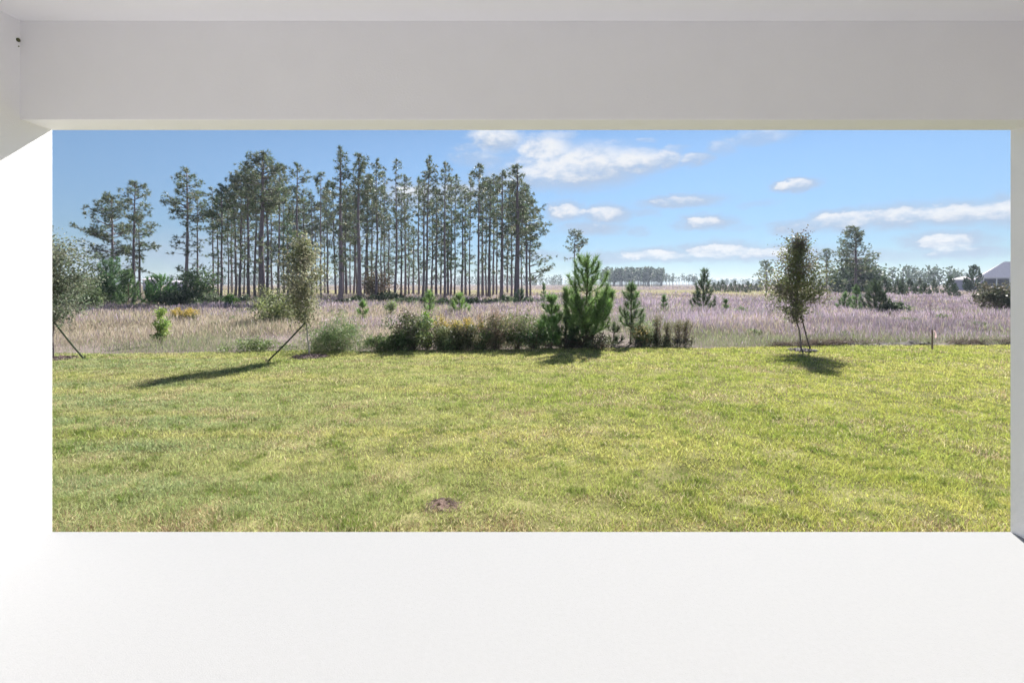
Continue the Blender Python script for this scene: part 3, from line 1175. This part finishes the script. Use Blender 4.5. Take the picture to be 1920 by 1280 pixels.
# more slim trunks deeper in the grove
rq = random.Random(4)
for x in (400, 435, 457, 486, 511, 533, 549, 567, 594, 609, 644, 657, 669, 683, 714, 729, 760, 775, 826, 852, 873, 912, 931, 951, 979):
    yt = rq.uniform(325, 430)
    pines.append((x, yt, rq.uniform(56, 80), rq.uniform(3, 4.5), rq.uniform(16, 24), yt + rq.uniform(70, 110), .75, 8, 0, None))
for i, (x, yt, d, tw_, hw_, yb, de, lo, le, lab) in enumerate(pines):
    ex = ()
    if x == 994:
        ex = ((.20, 1.6, R(-8), R(22), 1.2), (.34, 1.3, R(5), R(15), 1.2), (.27, 1.2, R(-20), R(5), 1.0))
    if x == 209:
        ex = ((.62, 1.5, R(178), R(14), 1.2), (.47, 1.2, R(182), R(12), 1.2), (.30, .9, R(170), R(8), 1.0))
    if x == 350:
        ex = ((.72, 1.3, R(182), R(20), 1.2), (.66, .9, R(175), R(4), 1.2), (.45, .7, R(178), R(0), 1.0))
    if x == 261:
        ex = ((.80, 1.5, R(0), R(8), 1.3), (.62, 1.3, R(5), R(0), 1.3))
    tr = tall_pine('pine_tree', x, yt, d, tw_, hw_, yb, de, lo, le, seed=i, extra=ex,
                   tint=(.85, 1.0, .85) if x in (414, 540, 840, 866) else (1, 1, 1))
    if not lab:
        lab = [t for (xm, t) in MID if x < xm][0]
    tag(tr, lab, 'pine tree', G_PINE)

# pines standing by themselves
lone = [
    (1078, 433, 62, 3.5, 24, 470, 1.3, 3, 0, 'lone thin pine with umbrella crown rising behind the bushy young pine', 61),
    (1604, 426, 62, 6, 36, 500, 1.25, 5, 0, 'tall open crowned pine rising out of a dark bush in the far meadow', 62),
    (1550, 466, 85, 4, 20, 520, 1.0, 3, 0, 'pale distant pine between the staked oak and the tall meadow pine', 63),
    (1437, 490, 95, 4, 19, 520, 1.3, 1, 0, 'small flat topped pine beside the far hedge in the meadow', 64),
]
for (x, yt, d, tw_, hw_, yb, de, lo, le, lab, sd) in lone:
    ex = ((.48, 1.2, R(0), R(8), 1.2),) if x == 1604 else ()
    tr = tall_pine('pine_tree', x, yt, d, tw_, hw_, yb, de, lo, le, seed=sd, extra=ex)
    tag(tr, lab, 'pine tree')

# ------------------------------------------------------------------ staked young oaks, ropes, mulch
OAK = (0.135, 0.140, 0.082)
OAKS = [
    ((580, 670), 455, 42, 604, 71, ((.34, .33, .24), (.27, .27, .17), (.17, .19, .09)), .55, .45,
     'slim staked young oak with pale olive leaves in front of the grove', 'left'),
    ((1502, 657), 444, 46, 598, 72, ((.16, .18, .09), (.20, .22, .09), (.16, .14, .11)), .95, .22,
     'staked young oak with pointed twiggy top and broad leafy base', 'right'),
    ((99, 672), 452, 62, 606, 73, ((.15, .19, .12), (.20, .22, .155)), .6, .35,
     'staked young oak half hidden by the lit patio side wall', 'edge'),
]
for (bp, yt, hw_, yb, sd, cols, spire, wid_, lab, w) in OAKS:
    px, py = at(*bp)
    s = py / F
    H = (bp[1] - yt) * s
    zc = (bp[1] - yb) * s
    o = young_oak('young_oak', (px, py, GZ - .01), H, hw_ * s * 1.55, zc, sd, cols=cols, spire=spire, widest=wid_,
                  bark=(.42, .39, .36) if w == 'left' else (.20, .17, .17), nbr=70 if w == 'edge' else 60,
                  leaf_n={'edge': 11500, 'right': 13500, 'left': 9000}[w])
    tag(o, lab, 'oak tree', 'staked young oaks on the lawn edge')


def rope(p0, p1, r, col, label):
    g = Geo()
    p0, p1 = np.array(p0), np.array(p1)
    t = np.linspace(0, 1, 9)[:, None]
    pts = (p1 - p0) * t
    pts[:, 2] -= 0.02 * np.sin(t[:, 0] * math.pi)
    root = empty('guy_rope', tuple(p0))
    tube(g, pts, r, 6, col)
    g.build('strap', M_PLAIN, root)
    k = Geo()
    dirv = unit(p1 - p0)
    tube(k, [np.array([0, 0, -.06]), np.array([0, 0, .05]) - dirv * np.array([.02, .02, 0]), np.array([0, 0, .07]) - dirv * np.array([.03, .03, 0])], [.010, .012, .009], 6, (.10, .08, .05))
    k.build('ground_peg', M_PLAIN, root)
    tag(root, label, 'rope', 'ropes staying the young oaks')


def oak_pt(bp, y):
    px, py = at(*bp)
    return (px, py, GZ + (bp[1] - y) * py / F)


STRAP = (0.05, 0.065, 0.035)
a = at(500, 679)
rope((a[0], a[1], GZ), oak_pt((580, 670), 596), .017, STRAP, 'dark guy rope slanting from the pale olive oak to the grass')
a = at(158, 673)
rope((a[0], a[1], GZ), oak_pt((99, 672), 600), .017, STRAP, 'dark guy rope slanting from the oak half hidden by the patio wall')
a = at(1519, 655)
rope((a[0], a[1], GZ), oak_pt((1502, 657), 590), .017, (.10, .09, .09), 'steep guy rope beside the trunk of the pointed oak')


def mulch(c, r, n, seed, label, cols):
    rng = np.random.default_rng(seed)
    g = Geo()
    for k in range(n):
        a = rng.uniform(0, 6.28)
        q = r * (rng.random() ** .5)
        x, y = q * math.cos(a) * rng.uniform(.9, 1.1), q * math.sin(a)
        z = 0.035 * (1 - q / r) + rng.uniform(.0, .03)
        l, w, h = rng.uniform(.03, .08), rng.uniform(.012, .03), rng.uniform(.006, .014)
        yaw = rng.uniform(0, 3.14)
        ca, sa = math.cos(yaw), math.sin(yaw)
        ti = rng.normal(0, .25)
        v = []
        for dx in (-l / 2, l / 2):
            for dy in (-w / 2, w / 2):
                for dz in (-h / 2, h / 2):
                    v.append((x + dx * ca - dy * sa, y + dx * sa + dy * ca, z + dz + dx * ti))
        g.add(v, q=[(0, 1, 3, 2), (4, 6, 7, 5), (0, 4, 5, 1), (2, 3, 7, 6), (0, 2, 6, 4), (1, 5, 7, 3)],
              c=np.array(cols[rng.integers(len(cols))]) * rng.uniform(.7, 1.3))
    # soil under the chips
    m = 20
    ang = np.linspace(0, 6.283, m, endpoint=False)
    rr = r * rng.uniform(.85, 1.05, m)
    v = [(0, 0, .05)] + [(rr[i] * .55 * math.cos(ang[i]), rr[i] * .55 * math.sin(ang[i]), .04) for i in range(m)] + [(rr[i] * math.cos(ang[i]), rr[i] * math.sin(ang[i]), -.005) for i in range(m)]
    t = [(0, 1 + i, 1 + (i + 1) % m) for i in range(m)]
    q = [(1 + i, 1 + m + i, 1 + m + (i + 1) % m, 1 + (i + 1) % m) for i in range(m)]
    g.add(v, t=t, q=q, c=np.array(cols[0]) * .7)
    o = g.build('mulch_ring', M_PLAIN)
    o.location = (c[0], c[1], GZ)
    tag(o, label, 'mulch', 'mulch rings under the oaks')


MUL = ((.085, .055, .055), (.13, .085, .085), (.19, .14, .14))
mulch(at(581, 670), .37, 520, 81, 'dark mulch ring around the trunk of the pale olive oak', MUL)
mulch(at(1504, 657.5), .30, 260, 82, 'thin grey mulch ring under the pointed oak', ((.12, .10, .11), (.2, .18, .18)))
mulch(at(110, 673), .32, 160, 83, 'scattered mulch beside the oak half hidden by the patio wall', MUL)

# ------------------------------------------------------------------ young pines and shrubs
def place(x, ybase):
    px, py = at(x, ybase)
    return (px, py, GZ - .03), py / F


def yp(x, yt, hw, yb, seed, label, col=(0.14, 0.23, 0.09), fork=0, clear=.12, group=None, **kw):
    loc, s = place(x, yb)
    k = max(1.0, loc[1] / 13.0)
    o = young_pine('young_pine', (yb - yt) * s, hw * s, seed, nper=kw.pop('nper', 400 / k), nl=.17 * min(k, 1.6) ** .5,
                   nw=.012 * k, col=col, clear=clear, loc=loc, fork=fork, stem_r=kw.pop('stem_r', .03), **kw)
    tag(o, label, 'young pine', group)
    return o


def sh(name, x, yt, hw, yb, seed, label, cat='shrub', group=None, **kw):
    loc, s = place(x, yb)
    k = max(1.0, loc[1] / 13.0)
    kw['size'] = kw.get('size', .05) * (1 + (k - 1) * .6)
    o = shrub(name, (yb - yt) * s, hw * s, seed, loc=loc, **kw)
    tag(o, label, cat, group)
    return o


yp(1098, 478, 66, 650, 1, 'largest bushy young pine with several upswept leaders at the lawn edge', fork=4, col=(.19, .30, .10), stem_r=.045, clear=.24, wh=.24)
yp(1032, 556, 36, 651, 2, 'dense low young pine crowding beside the largest bushy pine', fork=2, clear=.06, col=(.17, .30, .09))
yp(1182, 531, 33, 643, 3, 'narrow young pine with clear stem between the largest pine and the weeds', clear=.28, col=(.15, .23, .10))
yp(1318, 504, 22, 584, 4, 'single young pine standing alone in the lilac meadow', col=(.10, .15, .07), clear=.05)
yp(1060, 600, 34, 651, 5, 'short bushy young pine filling the foot of the largest pine', clear=.05, col=(.06, .105, .05), fork=1)
yp(1150, 606, 22, 645, 6, 'small pale green seedling pine under the largest pine branches', clear=.05, col=(.12, .16, .08))
yp(206, 484, 40, 576, 7, 'bushy green young pine below the outermost broad pine', clear=.05, col=(.12, .21, .10), fork=3)
yp(242, 506, 26, 577, 8, 'smaller young pine touching the bushy one below the outermost pine', clear=.05, col=(.13, .21, .09))
yp(302, 517, 36, 576, 9, 'bright green young pine in front of the white far building', clear=.05, col=(.15, .29, .10), fork=3)
yp(680, 564, 14, 604, 10, 'little bright pine seedling in the meadow right behind the grassy mound', clear=.05, col=(.19, .31, .09))
yp(806, 545, 17, 593, 11, 'bright green pine seedling rising behind the lime green shrub', clear=.05, col=(.19, .31, .09))
yp(862, 551, 21, 593, 12, 'bright green pine seedling rising behind the yellow flowers', clear=.05, col=(.21, .34, .09))
yp(1245, 554, 8, 586, 13, 'small pine seedling in lilac grass near the tall brown weeds', clear=.05)
yp(1362, 562, 9, 590, 14, 'small pine seedling in lilac grass beyond the single meadow pine', clear=.05)
yp(1606, 535, 12, 584, 15, 'slender young pine in the meadow next to the wide pale young pine', clear=.1)
yp(1644, 525, 24, 586, 16, 'wide pale young pine in the lilac meadow with bush at its foot', clear=.03, col=(.09, .13, .07), fork=1)
yp(1583, 548, 14, 580, 17, 'low young pine in the meadow on the oak side of the slender pine', clear=.03)
yp(976, 541, 14, 575, 18, 'small dark pine seedling below the thick trunked pine at the grove end', clear=.03, col=(.05, .09, .05))
yp(1020, 532, 8, 572, 19, 'slim pine seedling at the end of the grove before the far field', clear=.03)
yp(1826, 497, 19, 551, 20, 'leafy young pine standing in front of the far house', clear=.05, col=(.06, .10, .05), fork=1, nper=100)

DK = (.055, .085, .040)
sh('shrub', 632, 598, 66, 658, 1, 'wide rounded grassy green shrub behind the pale olive oak', nleaf=9000, size=.075, aspect=.16, spread=.17,
   cols=((.11, .16, .06), (.09, .14, .055), (.17, .19, .09)), D=.55)
sh('shrub', 773, 582, 42, 656, 2, 'dark dense rounded shrub next to the lime green plant', nleaf=6500, cols=((.065, .095, .04), (.10, .125, .05), (.09, .075, .06)), D=.45)
sh('shrub', 801, 588, 13, 652, 3, 'upright lime green plant against the dark rounded shrub', nleaf=1600, cols=((.20, .31, .05), (.16, .27, .05)), size=.06, clump=24, spread=.08)
sh('shrub', 928, 585, 46, 653, 4, 'brownish shrub with reddish stems beyond the yellow flowers', nleaf=5200, cols=((.13, .10, .075), (.10, .10, .05), (.17, .13, .10)), D=.45)
sh('shrub', 972, 590, 34, 653, 5, 'green shrub between the brownish shrub and the dense low pine', nleaf=3600, cols=((.10, .14, .05), (.14, .17, .07), (.075, .10, .045)), D=.4)
sh('shrub', 860, 602, 44, 654, 6, 'dark leafy shrub below the yellow flower heads', nleaf=4400, cols=((.085, .095, .045), (.11, .10, .06), (.075, .085, .04)), D=.4)
sh('shrub', 512, 546, 36, 614, 7, 'yellow green topped shrub with dark lower branches in the meadow', nleaf=4600, cols=((.17, .20, .08), (.10, .12, .055), (.20, .22, .10)), size=.07, low=.05)
sh('shrub', 372, 512, 30, 575, 8, 'dark spreading bush beneath the open crowned pine', nleaf=3800, cols=((.06, .095, .045), (.08, .125, .055)), size=.09)
sh('shrub', 333, 545, 26, 577, 9, 'low dark bush next to the bright green young pine', nleaf=2200, cols=((.05, .075, .04),), size=.08)
sh('shrub', 432, 553, 13, 580, 10, 'small bright green bush at the foot of the dense grove', nleaf=1300, cols=((.11, .19, .055),), size=.07, clump=14)
sh('shrub', 303, 573, 10, 645, 11, 'upright lime green sapling alone in the straw meadow', nleaf=1400, cols=((.22, .30, .07), (.18, .26, .08)), size=.06, clump=26, spread=.085)
sh('shrub', 1874, 536, 30, 588, 12, 'dark rounded bush in the meadow beside the right patio wall', nleaf=4200, cols=((.06, .065, .045), (.075, .085, .045), (.11, .10, .07)), size=.08)
sh('shrub', 150, 520, 30, 582, 13, 'pale green bush behind the oak half hidden by the patio wall', nleaf=4200, cols=((.11, .14, .07), (.08, .12, .05)), size=.08)
sh('shrub', 725, 548, 22, 567, 14, 'low dark bush between the grove trunks', nleaf=1500, cols=((.04, .06, .03),), size=.08)
sh('shrub', 705, 510, 26, 560, 15, 'rust brown bush among the middle trunks of the grove', nleaf=2200, cols=((.12, .085, .06), (.10, .09, .05)), size=.08)
sh('shrub', 734, 563, 8, 600, 16, 'thin pale sapling in the meadow behind the dark rounded shrub', nleaf=700, cols=((.16, .20, .09),), size=.06, clump=10)
sh('shrub', 1674, 566, 18, 588, 17, 'low dark bush at the foot of the wide pale young pine', nleaf=1500, cols=((.06, .085, .045),), size=.07)
sh('shrub', 1386, 574, 11, 592, 18, 'little grey green bush in the lilac meadow', nleaf=800, cols=((.13, .16, .09),), size=.06, clump=12)
sh('shrub', 1600, 492, 34, 549, 19, 'dark evergreen bush around the trunk of the tall meadow pine', nleaf=3600, cols=((.045, .065, .035), (.055, .08, .04)), size=.12)
sh('shrub', 1625, 505, 26, 549, 20, 'dark bush on the house side of the tall meadow pine', nleaf=2400, cols=((.05, .07, .04),), size=.12)
sh('shrub', 480, 638, 62, 657, 21, 'low green weeds along the lawn edge before the grassy shrub', nleaf=3000, cols=((.12, .17, .06), (.15, .18, .08)), size=.045, D=.3)
sh('shrub', 1205, 612, 18, 648, 22, 'small yellow and green bush beside the narrow young pine', nleaf=1500, cols=((.12, .15, .06), (.22, .17, .07)), size=.05)
sh('shrub', 1100, 628, 60, 652, 23, 'low dark undergrowth at the foot of the largest bushy pine', nleaf=3600, cols=((.07, .075, .045), (.11, .085, .065), (.09, .11, .05)), D=.35)
sh('shrub', 715, 628, 30, 657, 24, 'low green growth between the grassy shrub and the dark rounded shrub', nleaf=2200, cols=((.11, .15, .055), (.09, .12, .05)), D=.3)
sh('shrub', 1240, 630, 50, 648, 25, 'low dark weeds around the feet of the tall brown weeds', nleaf=2400, cols=((.09, .085, .06), (.11, .12, .06)), D=.3)

sh('shrub', 745, 622, 36, 656, 26, 'low green shrub at the foot of the dark rounded shrub', nleaf=3000, cols=((.10, .15, .06), (.08, .12, .05)), D=.35)
sh('shrub', 835, 612, 40, 655, 27, 'green shrub between the lime green plant and the yellow flowers', nleaf=3600, cols=((.11, .15, .06), (.13, .15, .07)), D=.35)
sh('shrub', 900, 616, 36, 654, 28, 'olive green shrub under the last yellow flowers', nleaf=3200, cols=((.11, .12, .06), (.09, .12, .05)), D=.35)
sh('shrub', 1000, 612, 28, 653, 29, 'dark green shrub against the dense low pine', nleaf=2800, cols=((.07, .12, .05), (.10, .15, .06)), D=.35)
sh('shrub', 1208, 600, 22, 646, 30, 'pale green bush behind the small yellow and green bush', nleaf=1900, cols=((.14, .18, .09), (.17, .19, .10)))
UNDER = [(392, 552, 24, 577), (420, 558, 20, 576), (462, 556, 24, 575), (500, 560, 20, 574), (548, 556, 24, 576), (600, 560, 24, 574), (640, 562, 22, 576),
         (668, 556, 16, 572), (760, 560, 22, 574), (790, 556, 16, 573), (830, 562, 22, 574), (885, 560, 20, 575), (925, 562, 22, 573), (955, 556, 16, 572), (1000, 560, 18, 574)]
for i, (x, yt, hw, yb) in enumerate(UNDER):
    lab = ('low green undergrowth bush at the foot of the widest crowned pine and its neighbours' if x < 560 else
           'low green undergrowth bush at the trunk bases behind the meadow seedlings')
    sh('undergrowth_bush', x, yt, hw, yb, 100 + i, lab, 'bush', 'undergrowth along the grove', nleaf=1300,
       cols=((.07, .11, .05), (.10, .14, .07), (.08, .10, .06)), size=.07, clump=20)
SPOT = [(1440, 588, 9, 602), (1480, 578, 8, 590), (1540, 590, 11, 604), (1700, 596, 12, 612), (1770, 588, 9, 600), (1835, 600, 14, 622), (1300, 600, 9, 614),
        (1415, 612, 11, 630), (1590, 618, 13, 634), (640, 580, 10, 596), (580, 575, 11, 592), (255, 590, 10, 606), (180, 598, 11, 614), (400, 600, 10, 616), (440, 590, 9, 604)]
for i, (x, yt, hw, yb) in enumerate(SPOT):
    lab = ('little green weed clump in the lilac part of the meadow' if x > 1200 else 'little green weed clump in the straw part of the meadow')
    sh('weed_clump', x, yt, hw, yb, 140 + i, lab, 'weed', 'weed clumps dotted over the meadow', nleaf=650,
       cols=((.14, .19, .08), (.17, .20, .10), (.11, .15, .07)), size=.05, clump=12)


def flower_plant(x, yt, yb, seed, label, cat, name, stemc, headc, nstem=7, spread=.12, head=.16, leafc=(.10, .13, .05), group=None, hn=75, hs=.02):
    rng = np.random.default_rng(5000 + seed)
    loc, s = place(x, yb)
    H = (yb - yt) * s
    root = empty(name, loc)
    g, lf, fl = Geo(), Geo(), Geo()
    for k in range(nstem):
        b0 = np.array([rng.normal(0, .04), rng.normal(0, .04), 0])
        top = np.array([rng.normal(0, spread), rng.normal(0, spread), H * rng.uniform(.75, 1.0)])
        mid = (b0 + top) / 2 + np.array([rng.normal(0, .02), rng.normal(0, .02), 0])
        tube(g, [b0, mid, top], [.007, .006, .003], 4, stemc, cap=False)
        n = 60
        f = rng.uniform(.12, .85, n)
        q = b0 + (top - b0) * f[:, None] + rng.normal(0, .03, (n, 3))
        leaves(lf, rng, q, .06 * rng.uniform(.6, 1.3, n), jitter_col(rng, leafc, n, .3), aspect=.25, up=.2)
        q = top + np.stack([rng.normal(0, .045, hn), rng.normal(0, .045, hn), rng.uniform(-head, .03, hn)], 1)
        leaves(fl, rng, q, hs * rng.uniform(.7, 1.3, hn), jitter_col(rng, headc, hn, .25), aspect=.8)
    g.build('stem', M_BARK, root)
    tag(lf.build('leaf', M_LEAF, root), kind='stuff')
    tag(fl.build('flower', M_FLOWER, root), kind='stuff')
    tag(root, label, cat, group)


YEL = (.50, .37, .07)
for i, (x, yt) in enumerate([(822, 585), (834, 594), (846, 599), (858, 593), (868, 602), (878, 594), (889, 598), (901, 600)]):
    flower_plant(x, yt, 653 - (i % 3), i, 'goldenrod plant with yellow flower plume in the clump before the brownish shrub', 'wildflower', 'goldenrod_plant',
                 (.14, .12, .06), YEL if i % 3 else (.56, .48, .08), group='goldenrods at the lawn edge')
for i, (x, yt) in enumerate([(908, 578), (920, 574), (936, 580)]):
    flower_plant(x, yt, 651, 20 + i, 'weed with faded peach seed plume above the brownish shrub', 'weed', 'plumed_weed',
                 (.18, .14, .10), (.42, .30, .20), group='faded plumes above the brownish shrub', nstem=5)
for i, (x, yt) in enumerate([(330, 578), (344, 575), (352, 580), (366, 577)]):
    flower_plant(x, yt, 606, 30 + i, 'goldenrod with yellow head far back in the straw meadow', 'wildflower', 'goldenrod_plant',
                 (.16, .14, .07), (.55, .42, .10), group='goldenrods far back in the meadow', nstem=6, hs=.03)
for i, (x, yt) in enumerate([(1232, 588), (1254, 602), (1272, 598), (1284, 594)]):
    flower_plant(x, yt, 647, 40 + i, 'tall brown weed with thin dry stems at the lawn edge past the narrow pine', 'weed', 'tall_weed',
                 (.16, .11, .10), (.20, .20, .10), group='tall brown weeds', leafc=(.16, .13, .09), nstem=8, spread=.07, head=.12)
for i, (x, yt, yb) in enumerate([(1746, 554, 600), (1790, 566, 600)]):
    flower_plant(x, yt, yb, 50 + i, ['tall purplish weed in the meadow behind the survey stake', 'short purplish weed in the meadow past the survey stake'][i],
                 'weed', 'tall_weed', (.18, .13, .15), (.34, .26, .32), leafc=(.24, .19, .21), nstem=5, spread=.16, hs=.03, hn=50)

# survey stake with flag tape
px, py = at(1748, 656)
st = empty('survey_stake', (px, py, GZ - .02))
g = Geo()
box(g, -.016, .016, -.008, .008, 0, .50, (.22, .16, .13))
g.add([(-.016, -.008, .5), (.016, -.008, .5), (.016, .008, .5), (-.016, .008, .5), (0, 0, .53)], t=[(0, 1, 4), (1, 2, 4), (2, 3, 4), (3, 0, 4)], c=(.22, .16, .13))
g.build('post', M_PLAIN, st)
g = Geo()
vv, qq = [], []
for k in range(6):
    z = .49 - .035 * k
    xo = .018 + .022 * math.sin(k * .9) + .012 * k
    vv += [(xo, -.012, z), (xo + .035, -.010 + .01 * math.sin(k), z + .004)]
    if k:
        qq.append((2 * k - 2, 2 * k - 1, 2 * k + 1, 2 * k))
g.add(vv, q=qq, c=(.72, .50, .50))
fl = g.build('flag_tape', M_FLOWER, st)
tag(st, 'thin wooden survey stake with pale pink tape at the lawn edge', 'stake')

# ------------------------------------------------------------------ far conifers in the meadow (copies of two forms)
proto_a = young_pine('far_young_pine', 3.0, 1.15, 40, nper=70, nl=.36, nw=.06, col=(.06, .095, .045), clear=.04, loc=(0, 300, -50), wh=.4)
proto_b = young_pine('far_young_pine', 3.0, .85, 41, nper=70, nl=.34, nw=.06, col=(.075, .105, .055), clear=.06, loc=(0, 300, -50), wh=.4)
rng0 = random.Random(9)
spots = [(x, rng0.uniform(526, 535), rng0.uniform(88, 112)) for x in range(1338, 1432, 8)]
spots += [(x, rng0.uniform(519, 533), rng0.uniform(60, 85)) for x in (1656, 1668, 1681, 1694, 1706, 1722, 1735, 1752, 1780)]
spots += [(x, rng0.uniform(524, 533), rng0.uniform(80, 100)) for x in (1462, 1478, 1525, 1538, 1560, 1572)]
spots += [(1850, 528, 70), (1690, 534, 58), (1718, 536, 60), (1790, 534, 58)]
first = {0: True, 1: True}
for i, (x, yt, d) in enumerate(spots):
    src = proto_a if i % 2 == 0 else proto_b
    px, py = atd(x, d)
    H = (HY - yt) * d / F + EYE
    s = H / 3.0
    if first[i % 2]:
        o = src
        o.location = (px, py, GZ - .05)
        o.rotation_euler = (0, 0, rng0.uniform(0, 6))
        o.scale = (s * 1.1, s * 1.1, s)
        first[i % 2] = False
    else:
        o = copy_tree(src, 'far_young_pine', (px, py, GZ - .05), rng0.uniform(0, 6), (s * rng0.uniform(.9, 1.3), s * rng0.uniform(.9, 1.3), s))
    lab = ('small green conifer in the far row before the flat topped pine' if x < 1440 else
           'small conifer in the far meadow behind the pointed staked oak' if x < 1600 else
           'small conifer scattered between the tall meadow pine and the far house')
    tag(o, lab, 'young pine', 'scattered far conifers')

# ------------------------------------------------------------------ far woods
def far_wood(x0, x1, d0, d1, htop, n, seed, label, crown_from=.25, colr=(.06, .085, .05), trunky=False):
    rng = np.random.default_rng(6000 + seed)
    g = Geo()
    for k in range(n):
        x = rng.uniform(x0, x1)
        d = rng.uniform(d0, d1)
        px, py = atd(x, d)
        H = htop * rng.uniform(.75, 1.1)
        r = .16
        tube(g, [(px, py, GZ), (px, py, GZ + H * .9)], [r, r * .4], 3, (.10, .085, .085), cap=False)
        m = 60
        f = rng.random(m)
        zc = H * (crown_from + (1 - crown_from) * f)
        w = H * (.16 if trunky else .30) * np.sqrt(np.clip(1 - (2 * f - .8) ** 2 / 1.7, .1, 1))
        a = rng.uniform(0, 6.28, m)
        q = np.sqrt(rng.random(m)) * w
        p = np.stack([px + q * np.cos(a), py + q * np.sin(a), GZ + zc], 1)
        c = jitter_col(rng, np.array(colr) * rng.uniform(.8, 1.25), m, .25)
        leaves(g, rng, p, H * .11 * rng.uniform(.7, 1.4, m), c, aspect=.7)
    o = g.build('distant_wood', M_LEAF)
    tag(o, label, 'wood', kind='stuff')


far_wood(1128, 1242, 330, 380, 11.5, 170, 1, 'distant plantation of straight trunks on the horizon beyond the largest young pine', .35, trunky=True)
far_wood(1240, 1305, 420, 470, 10, 26, 2, 'thin far trees trailing off from the distant plantation', .4, trunky=True)
far_wood(-60, 1130, 420, 520, 9.0, 520, 3, 'low hazy wood along the horizon behind the tall grove', .1)
far_wood(1300, 1500, 520, 640, 7.0, 150, 4, 'low far hedge of trees on the horizon across the meadow', .1)
far_wood(1640, 1800, 190, 240, 8.0, 46, 5, 'bluish row of trees beyond the small conifers near the far house', .15)
far_wood(1470, 1660, 420, 480, 8.5, 110, 6, 'horizon trees behind the tall meadow pine', .1)
far_wood(1790, 2150, 330, 400, 8.5, 120, 7, 'horizon trees behind the far house', .1)
far_wood(-420, -60, 420, 520, 9.0, 160, 8, 'horizon wood beyond the lit patio wall', .1)


# ------------------------------------------------------------------ far houses
def hip_roof(g, x0, x1, y0, y1, z0, z1, col, ov=.5):
    x0, x1, y0, y1 = x0 - ov, x1 + ov, y0 - ov, y1 + ov
    ins = min((y1 - y0) / 2, (x1 - x0) / 2 - .1)
    ym = (y0 + y1) / 2
    v = [(x0, y0, z0), (x1, y0, z0), (x1, y1, z0), (x0, y1, z0), (x0 + ins, ym, z1), (x1 - ins, ym, z1)]
    g.add(v, q=[(0, 1, 5, 4), (2, 3, 4, 5), (3, 2, 1, 0)], t=[(1, 2, 5), (3, 0, 4)], c=col)
    box(g, x0, x1, y0 - .02, y0, z0 - .16, z0 - .002, (.75, .74, .74))


def far_house(label, x0px, d, width, z_eave, z_ridge, wallc, roofc, rz, wing=None, depth=9, lanai=None):
    """house whose near corner shows at photo column x0px, turned by rz"""
    root = empty('far_house', ((x0px - 960) / F * d, d, GZ), rz)
    g = Geo()
    box(g, 0, width, 0, depth, -.05, z_eave, wallc)
    g.build('wall', M_PLAIN, root)
    g = Geo()
    hip_roof(g, 0, width, 0, depth, z_eave + .005, z_ridge, roofc)
    g.build('roof', M_PLAIN, root)
    if lanai:
        a, b = lanai
        g = Geo()
        box(g, a, b, -.02, -.004, .25, z_eave - .4, (.05, .05, .08))  # dark panel, paints the shade inside the open lanai
        g.build('lanai_shade_panel', M_PLAIN, root)
        for k in np.linspace(a, b, 4):
            g = Geo()
            box(g, k - .12, k + .12, -.16, -.025, 0, z_eave - .17, (.72, .72, .75))
            g.build('column', M_PLAIN, root)
    else:
        g = Geo()
        box(g, width * .3, width * .6, -.03, -.004, 1.0, z_eave - .6, (.06, .07, .09))
        wn = g.build('window', M_PLAIN, root)
        g = Geo()
        box(g, width * .28, width * .62, -.08, -.031, .9, .995, (.6, .6, .6))
        g.build('sill', M_PLAIN, wn)
    if wing:
        a, b, ze, zr_ = wing
        g = Geo()
        box(g, a, b, 2, depth - 2, -.05, ze, wallc)
        g.build('wing_wall', M_PLAIN, root)
        g = Geo()
        hip_roof(g, a, b, 2, depth - 2, ze + .005, zr_, roofc, ov=.3)
        g.build('wing_roof', M_PLAIN, root)
    tag(root, label, 'house')


far_house('far house with pale pinkish hip roof and shaded porch beyond the meadow', 1838, 125, 14, 3.1, 7.0, (.36, .35, .45), (.74, .66, .70), R(-40),
          wing=(-5.2, -.6, 2.7, 3.5), depth=9, lanai=(.6, 7.5))
far_house('white far building glimpsed behind the bright green young pine', 268, 120, 3.0, 2.6, 3.1, (.48, .46, .50), (.55, .52, .56), R(36), depth=5)
far_house('long pale far building between the trunks beside the open crowned pine', 314, 125, 4.0, 2.0, 2.5, (.36, .35, .43), (.50, .47, .52), R(36), depth=5)

# ------------------------------------------------------------------ haze: thin moist air over the whole plain
HAZE = 0.0004
g = Geo()
box(g, -1650, 1650, -230, 1850, GZ - 1.2, 17.0)
m, N, L = new_mat('moist_air')
pv = N.new('ShaderNodeVolumePrincipled')
pv.inputs['Color'].default_value = (0.72, 0.83, 1.0, 1)
pv.inputs['Density'].default_value = HAZE
pv.inputs['Anisotropy'].default_value = 0.2
mo = N.new('ShaderNodeOutputMaterial')
L.new(pv.outputs[0], mo.inputs['Volume'])
hz = g.build('haze', m)
tag(hz, 'thin bluish haze over the meadow and far woods', 'haze', kind='stuff')
